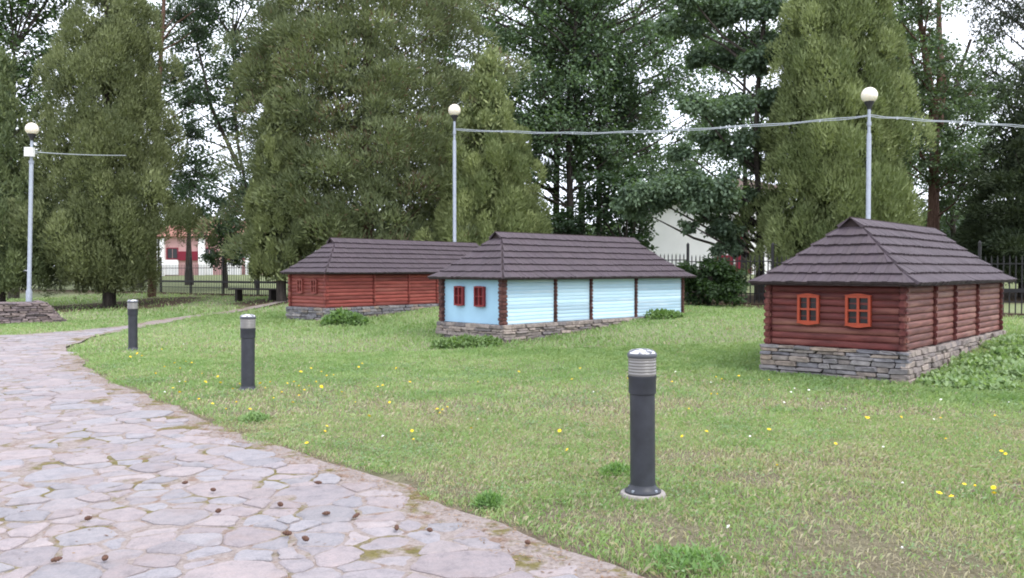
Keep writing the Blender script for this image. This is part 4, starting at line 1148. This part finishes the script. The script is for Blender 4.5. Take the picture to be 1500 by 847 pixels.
# far wood closing the view
def far_wood():
    rng = np.random.default_rng(5); n = 22000; a = rng.uniform(-.95, .95, n); d = rng.uniform(115, 140, n)
    X = a * d; top = 5.5 + 4.5 * fbm(X, X * 0, .06, 1); Z = hgt(X, d) + top * rng.random(n) ** .8
    P = np.stack([X, d, Z], -1); m = (np.clip(rng.normal(.5, .2, n), 0, 1) * .6 + .4 * vnoise(X, Z, .5, 2))[:, None]
    col = np.array((.03, .05, .026)) * (1 - m) + np.array((.085, .12, .06)) * m
    o = link('far_wood', leaves_mesh('far_wood', P, unit(n, rng), unit(n, rng), 1.3 * rng.uniform(.6, 1.3, n), .45, col), M_leaf)
    tag(o, 'distant belt of green trees closing the view beyond the park', 'wood', kind='stuff')
far_wood()

# ------------------------------------------------------------------ lawn
OCC = [((b[0][0], b[0][1]), .165 if k == 0 else .10) for k, b in enumerate(bl_pos)]
def lawn_points(rng, n, d0, d1, pad=1.0):
    y = np.sqrt(rng.uniform(d0 * d0, d1 * d1, n)); lim = .62 * y + pad; x = rng.uniform(-lim, lim)
    e = sdf(x, y); ok = e > -.14; e = e[ok]; keep = e > (fbm(x[ok], y[ok], 2.6, 33) - .42) * .55 + rng.random(len(e)) ** 2 * .14 - .03
    i = np.where(ok)[0][keep]; x, y = x[i], y[i]
    for f in FOOT:
        k = ~inpoly(x, y, f); x, y = x[k], y[k]
    for (a, b), r in OCC:
        k = np.hypot(x - a, y - b) > r; x, y = x[k], y[k]
    w = at(97, 25.8); lx = (x - w[0]) * math.cos(.6) + (y - w[1]) * math.sin(.6); ly = -(x - w[0]) * math.sin(.6) + (y - w[1]) * math.cos(.6); k = ~((lx < .03) & (lx > -6) & (ly > -.05) & (ly < 2.25)); x, y = x[k], y[k]
    df = (x - FN0[0]) * FNn[0] + (y - FN0[1]) * FNn[1]; k = (df < -.25) & (rng.random(len(x)) > .82 * litter(x, y)); return x[k], y[k]
def grass():
    rng = np.random.default_rng(17); parts = []
    for (n, d0, d1, hh, ww) in ((285000, 3.6, 9, (.020, .052), .0028), (200000, 9, 16, (.025, .06), .0048), (100000, 16, 27, (.035, .075), .009), (45000, 27, 46, (.04, .09), .018)):
        x, y = lawn_points(rng, n, d0, d1)
        dry = fbm(x, y, .55, 1); worn = fbm(x, y, 1.1, 12)
        s = (x - 5.27) * .72 + (y - 11.43) * .69
        bare = sstep(.52, .74, worn) * sstep(14, 5, y) * .8
        # worn lawn near the path edge at lower right, lusher by the houses
        bare = np.clip(bare + .55 * sstep(2.2, .4, np.hypot((x - 1.9) * .6, y - 5.2)) * sstep(.35, .6, fbm(x, y, 1.6, 20)), 0, .84)
        k = rng.random(len(x)) > bare; x, y, dry, worn, s = x[k], y[k], dry[k], worn[k], s[k]
        lush = sstep(-2.2, -.4, s) * sstep(3.2, .5, s) ; shade = None
        m = len(x); h = rng.uniform(*hh, m) * (.35 + .7 * fbm(x, y, 1.3, 30) + .75 * fbm(x, y, 5.5, 31)) * (1 + .5 * lush)
        a = rng.uniform(0, 2 * PI, m); lean = rng.uniform(.15, .95, m)
        dx, dy = np.cos(a) * h * lean, np.sin(a) * h * lean; sx, sy = -np.sin(a) * ww, np.cos(a) * ww
        wv = rng.uniform(.7, 1.4, m); sx *= wv; sy *= wv; z = hgt(x, y) + (fbm(x, y, .9, 2) - .5) * .03 - .004
        V = np.stack([np.stack([x - sx, y - sy, z], -1), np.stack([x + sx, y + sy, z], -1),
                      np.stack([x + dx * .45 + sx * .8, y + dy * .45 + sy * .8, z + h * .62], -1),
                      np.stack([x + dx, y + dy, z + h * (1 - .35 * lean)], -1)], 1)
        t = np.clip(rng.normal(.45, .22, m) + (dry - .5) * .8 + (fbm(x, y, 3.7, 44) - .5) * 1.1, 0, 1)[:, None]
        gA, gB, gD = np.array((.190, .305, .110)), np.array((.345, .440, .205)), np.array((.46, .42, .30))
        col = gA * (1 - t) + gB * t
        pd = np.clip(.05 + .42 * sstep(.46, .74, dry) + .42 * sstep(.46, .70, worn) - .35 * lush + .35 * sstep(3.5, .5, np.hypot((x - 2.2) * .5, y - 5.0)), 0, .85) * (1 - .55 * sstep(8, 15, y)); sel = rng.random(m) < pd * .75
        col[sel] = gD * rng.uniform(.6, 1.15, (sel.sum(), 1))
        col *= (1 - .12 * lush)[:, None]
        parts.append((V.reshape(-1, 3), np.repeat(col, 4, 0)))
    V = np.concatenate([p[0] for p in parts]); C = np.concatenate([p[1] for p in parts])
    o = link('grass', np_mesh('grass', V, np.arange(len(V)).reshape(-1, 4), C), M_grass)
    tag(o, 'short mown lawn grass with dry and worn patches', 'grass', kind='stuff')
grass()

def thatch():
    rng = np.random.default_rng(37); x, y = lawn_points(rng, 150000, 3.7, 10)
    wn = fbm(x, y, 1.1, 12); k = rng.random(len(x)) < .10 + .5 * sstep(.48, .7, wn); x, y = x[k], y[k]; n = len(x); a = rng.uniform(0, 2 * PI, n)
    P = np.stack([x, y, hgt(x, y) + rng.uniform(.002, .018, n)], -1); D = np.stack([np.cos(a), np.sin(a), rng.normal(.1, .2, n)], -1); N = unit(n, rng) * .5 + np.array((0, 0, 1.0))
    m = rng.random((n, 1)); col = np.array((.20, .155, .10)) * (1 - m) + np.array((.46, .41, .29)) * m
    o = link('dry_thatch', leaves_mesh('dry_thatch', P, D, N, rng.uniform(.025, .07, n), rng.uniform(.0012, .0026, n), col, True), M_grass)
    tag(o, 'dry straw and thatch lying in the worn parts of the lawn', 'thatch', kind='stuff')
thatch()
def clover():
    rng = np.random.default_rng(29); Vs = []
    x, y = lawn_points(rng, 210000, 3.7, 14); f = fbm(x, y, 1.5, 51) * .6 + fbm(x, y, 6, 52) * .4
    k = rng.random(len(x)) < sstep(.50, .66, f) * .62; x, y = x[k], y[k]; n = len(x)
    P = np.stack([x, y, hgt(x, y) + rng.uniform(.012, .05, n)], -1); D = unit(n, rng) * np.array((1, 1, .35)); N = unit(n, rng) * .35 + np.array((0, 0, 1.0))
    m = np.clip(rng.normal(.5, .25, n), 0, 1)[:, None]; col = np.array((.12, .21, .085)) * (1 - m) + np.array((.25, .35, .18)) * m
    sc = (.65 + .05 * y)
    o = link('clover', leaves_mesh('clover', P, D, N, rng.uniform(.014, .030, n) * sc, rng.uniform(.006, .011, n) * sc, col), M_grass)
    tag(o, 'patches of clover and small flat weeds in the lawn', 'clover', kind='stuff')
clover()

# brown needles and litter along the path edge and in the joints
def needles():
    rng = np.random.default_rng(23); n = 60000
    y = np.sqrt(rng.uniform(3.8 ** 2, 15.0 ** 2, n)); x = rng.uniform(-.64 * y, .25 * y)
    e = sdf(x, y)
    k = rng.random(n) < np.where(e > -.45, np.exp(-((e + .14) / .17) ** 2) * 1.0, .05 * sstep(.45, .65, fbm(x, y, 1.4, 41))) * (e < .25); x, y = x[k], y[k]; n = len(x)
    P = np.stack([x, y, hgt(x, y) + .016 + rng.random(n) * .006], -1); a = rng.uniform(0, 2 * PI, n)
    D = np.stack([np.cos(a), np.sin(a), rng.normal(0, .12, n)], -1); N = np.tile((0, 0, 1.0), (n, 1)) + rng.normal(0, .2, (n, 3))
    m = rng.random((n, 1)); col = np.array((.17, .095, .06)) * (1 - m) + np.array((.36, .25, .17)) * m
    o = link('needle_litter', leaves_mesh('needle_litter', P, D, N, rng.uniform(.02, .05, n), rng.uniform(.0018, .006, n), col), M_grass)
    tag(o, 'brown fallen needles and litter along the edge of the path', 'litter', kind='stuff')
needles()

# broad leafed weeds
def weeds(name, label, spots, n, hmax, colA, colB, seed, kind=None, leaf=(.07, .025), cat='weed', group=None):
    rng = np.random.default_rng(seed); k = rng.integers(0, len(spots), n); S = np.array(spots)
    x = S[k, 0] + np.clip(rng.normal(0, 1, n), -1.6, 1.6) * S[k, 2] * .5; y = S[k, 1] + np.clip(rng.normal(0, 1, n), -1.6, 1.6) * S[k, 2] * .5
    ok = np.ones(n, bool)
    for f in FOOT: ok &= ~inpoly(x, y, f)
    x, y, k = x[ok], y[ok], k[ok]; n = len(x)
    fall = np.exp(-(((x - S[k, 0]) ** 2 + (y - S[k, 1]) ** 2) / (S[k, 2] ** 2)))
    z = rng.random(n) ** .7 * S[k, 3] * hmax * fall
    x0, y0 = S[0, 0], S[0, 1]; g = H(x0, y0)
    P = np.stack([x - x0, y - y0, hgt(x, y) - g + z], -1); D = unit(n, rng) * .8 + np.array((0, 0, .25)); N = unit(n, rng) * .5 + np.array((0, 0, 1))
    m = np.clip(rng.normal(.5, .25, n), 0, 1)[:, None]; col = np.array(colA) * (1 - m) + np.array(colB) * m
    me = leaves_mesh(name, P, D, N, leaf[0] * rng.uniform(.6, 1.4, n), leaf[1] * rng.uniform(.7, 1.3, n), col)
    o = link(name, me, M_leaf, None, (x0, y0, g)); tag(o, label, cat, group, kind); return o
c_, s_ = math.cos(H_RIGHT[2]), math.sin(H_RIGHT[2]); fr = lambda u, v: (H_RIGHT[0] + u * c_ - v * s_, H_RIGHT[1] + u * s_ + v * c_)
rw = random.Random(3)
sp = [(*fr(u, -.35 - rw.random() * .9), rw.uniform(.25, .5), rw.uniform(.6, 1.1)) for u in np.linspace(.1, 6.5, 24)]
weeds('nettle_patch', 'bed of pale green nettles along the side of the right cabin', sp, 13000, .19, (.17, .26, .11), (.33, .42, .22), 81, 'stuff', (.075, .026))
x, y = at(500, 21.0)
weeds('weed_clump', 'bushy green weed at the corner of the back cabin', [(x, y, .5, 1.0), (x + .35, y, .3, .7)], 2600,   .38, (.085, .16, .055), (.20, .29, .115), 82, None, (.09, .035), group='weeds by the houses')
x, y = at(682, 16.6)
weeds('weed_clump', 'pale leafy weeds in the grass before the blue cottage front', [(x, y, .45, 1.0), (x + .4, y + .1, .35, .8), (x - .4, y - .1, .3, .7)], 2400, .20, (.09, .16, .05), (.22, .30, .13), 83, None, (.07, .026), group='weeds by the houses')
x, y = at(966, 20.2)
weeds('weed_clump', 'small green weeds by the far end of the blue side wall', [(x, y, .4, 1.0), (x + .3, y + .2, .3, .7)], 1500, .18, (.10, .18, .06), (.22, .31, .12), 84, None, (.08, .03), group='weeds by the houses')
for k, (px, d, hm, w, lb) in enumerate(((716, 5.60, .075, .09, 'dark green tuft at the path edge left of the near bollard'), (372, 8.75, .09, .16, 'pale green tuft at the grass edge below the middle bollard'), (905, 6.45, .07, .16, 'lush grass tuft just left of the near bollard'), (1010, 4.5, .05, .22, 'fresh green tuft at the bottom of the view right of the path'))):
    x, y = at(px, d)
    weeds('grass_tuft', lb, [(x, y, w, 1.0)], 700, hm, (.11, .21, .07) if k != 1 else (.14, .24, .09), (.23, .35, .13) if k != 1 else (.28, .39, .17), 90 + k, None, (.05, .006), cat='tuft', group='tufts at the path edge')

# ------------------------------------------------------------------ flowers in the lawn
def flower_meshes():
    out = []
    for nm, cc, rad in (('yellow', (.80, .56, .02), .017), ('white', (.80, .80, .74), .013)):
        mat = mat_plain(nm + '_petals', cc, .6, .2, 0, .1, 40, 0); mb = MB(); n = 10
        V = [(0, 0, .006)]; F = []
        for k in range(n):
            a = 2 * PI * k / n; b = PI / n
            V += [(rad * .35 * math.cos(a - b), rad * .35 * math.sin(a - b), .004), (rad * math.cos(a - b * .7), rad * math.sin(a - b * .7), .003), (rad * math.cos(a + b * .7), rad * math.sin(a + b * .7), .003), (rad * .35 * math.cos(a + b), rad * .35 * math.sin(a + b), .004)]
            i = 1 + k * 4; F += [(i, i + 1, i + 2, i + 3), (0, i, i + 3)]
        mb.add(V, F); mb.lathe([(.001, -.002), (rad * .42, .002), (rad * .4, .008), (.002, .011)], 8)
        out.append(mb.mesh('flower_head', mat))
    st = MB(); st.tube([(0, 0, -.07), (.002, 0, -.03), (0, 0, 0)], [.0016, .0014, .0012], 5); mat = mat_plain('flower_stem', (.10, .16, .04), .7)
    return out, st.mesh('stem', mat)
(YM, WM), STM = flower_meshes()
def flower(px, py, white=False, s=1.0, up=.085):
    d = FPX * CAMH / (py - HORIZ); x = (px - 750) / FPX * d
    for _ in range(4):
        d = FPX * (CAMH - H(x, d) - up) / (py - HORIZ); x = (px - 750) / FPX * d
    if inpoly(np.array([x]), np.array([d]), PATH)[0]: return
    r = random.Random(int(px * 31 + py * 7)); sc = s * (1 + max(0, d - 7) * .06)
    o = empty('clover_flower' if white else 'yellow_flower', (x, d, H(x, d)))
    link('stem', STM, None, o, (0, 0, up * 1.0)); link('flower_head', WM if white else YM, None, o, (0, 0, up), (r.uniform(-.5, .5) + .35, r.uniform(-.4, .4), r.uniform(0, 6)), (sc,) * 3)
    tag(o, 'tiny white clover flower in the lawn' if white else 'small yellow flower in the lawn', 'flower', 'white flowers scattered in the lawn' if white else 'yellow flowers scattered in the lawn')
YEL = [(1416, 711), (1432, 714), (1459, 716), (1460, 724), (1379, 724), (1397, 729), (1226, 651), (1273, 613), (1322, 612), (1270, 612), (1380, 613), (1460, 610), (1470, 662), (1476, 666), (640, 600), (648, 601), (655, 597), (644, 606), (605, 645), (603, 632), (690, 628), (820, 632), (831, 660), (838, 556), (1050, 553), (1058, 556), (1083, 551), (1043, 578), (1052, 578), (1127, 557), (478, 625), (448, 650), (560, 565), (553, 567), (1128, 630), (1388, 644), (1140, 683), (1036, 633),
       (430, 560), (437, 566), (420, 562), (445, 572), (437, 580), (452, 566), (462, 560), (428, 590), (412, 575), (470, 567), (400, 584), (395, 560), (388, 569), (380, 562), (350, 563), (340, 570), (322, 561), (310, 592), (318, 552), (300, 560), (270, 560), (263, 540), (271, 530), (280, 532), (255, 532), (236, 512), (207, 522), (200, 518), (190, 523), (227, 548), (262, 575), (252, 569), (290, 585), (478, 551), (530, 533), (525, 538), (580, 540), (488, 550), (470, 545), (440, 545), (455, 540), (500, 575), (520, 590), (475, 633), (850, 540), (920, 555), (985, 560), (760, 545), (700, 560), (345, 590), (365, 600), (330, 600), (295, 548), (240, 538), (600, 560), (570, 590), (540, 610), (1010, 600), (1000, 640)]
for k, (a, b) in enumerate(YEL): flower(a, b, False, .75 + .4 * ((k * 37) % 10) / 10 + (.12 if k < 6 else 0))
WHI = [(1325, 709), (1325, 806), (1069, 774), (1185, 585), (1380, 586), (1042, 561), (1296, 656), (847, 603), (700, 615), (1480, 590), (1150, 590), (870, 575), (262, 560), (268, 505), (240, 575), (1240, 600), (1160, 575), (1205, 600), (990, 545), (1370, 615), (1100, 640), (560, 640), (1165, 570), (1186, 572)]
for k, (a, b) in enumerate(WHI): flower(a, b, True, .75 + .35 * ((k * 29) % 10) / 10, .06)

# ------------------------------------------------------------------ pine cones dropped on the path
def cone_mesh():
    mb = MB(); n = 9; pr = []
    for k in range(9):
        t = k / 8; z = .045 * t; r = .017 * math.sin(PI * min(1, .12 + t * .86)) ** .7; pr.append((r * (1.18 if k % 2 else .86) + .001, z))
    mb.lathe(pr, n, None, 0, 0, False); return mb.mesh('pine_cone', M_cone)
CM = cone_mesh()
for k, (px, py) in enumerate(((482, 764), (470, 718), (525, 765), (580, 789), (770, 808), (425, 795), (273, 717), (307, 728), (321, 760), (120, 773), (70, 837), (148, 835), (632, 791), (412, 752), (450, 805))):
    d = FPX * CAMH / (py - HORIZ); x = (px - 750) / FPX * d; r = random.Random(k)
    o = link('pine_cone', CM, None, None, (x, d, .045), (PI / 2 + r.uniform(-.2, .2), 0, r.uniform(0, 6)), (.62 + r.random() * .2, .62 + r.random() * .2, .95 + r.random() * .5))
    tag(o, 'small brown pine cone lying on the stone path', 'pine cone', 'pine cones dropped on the path')
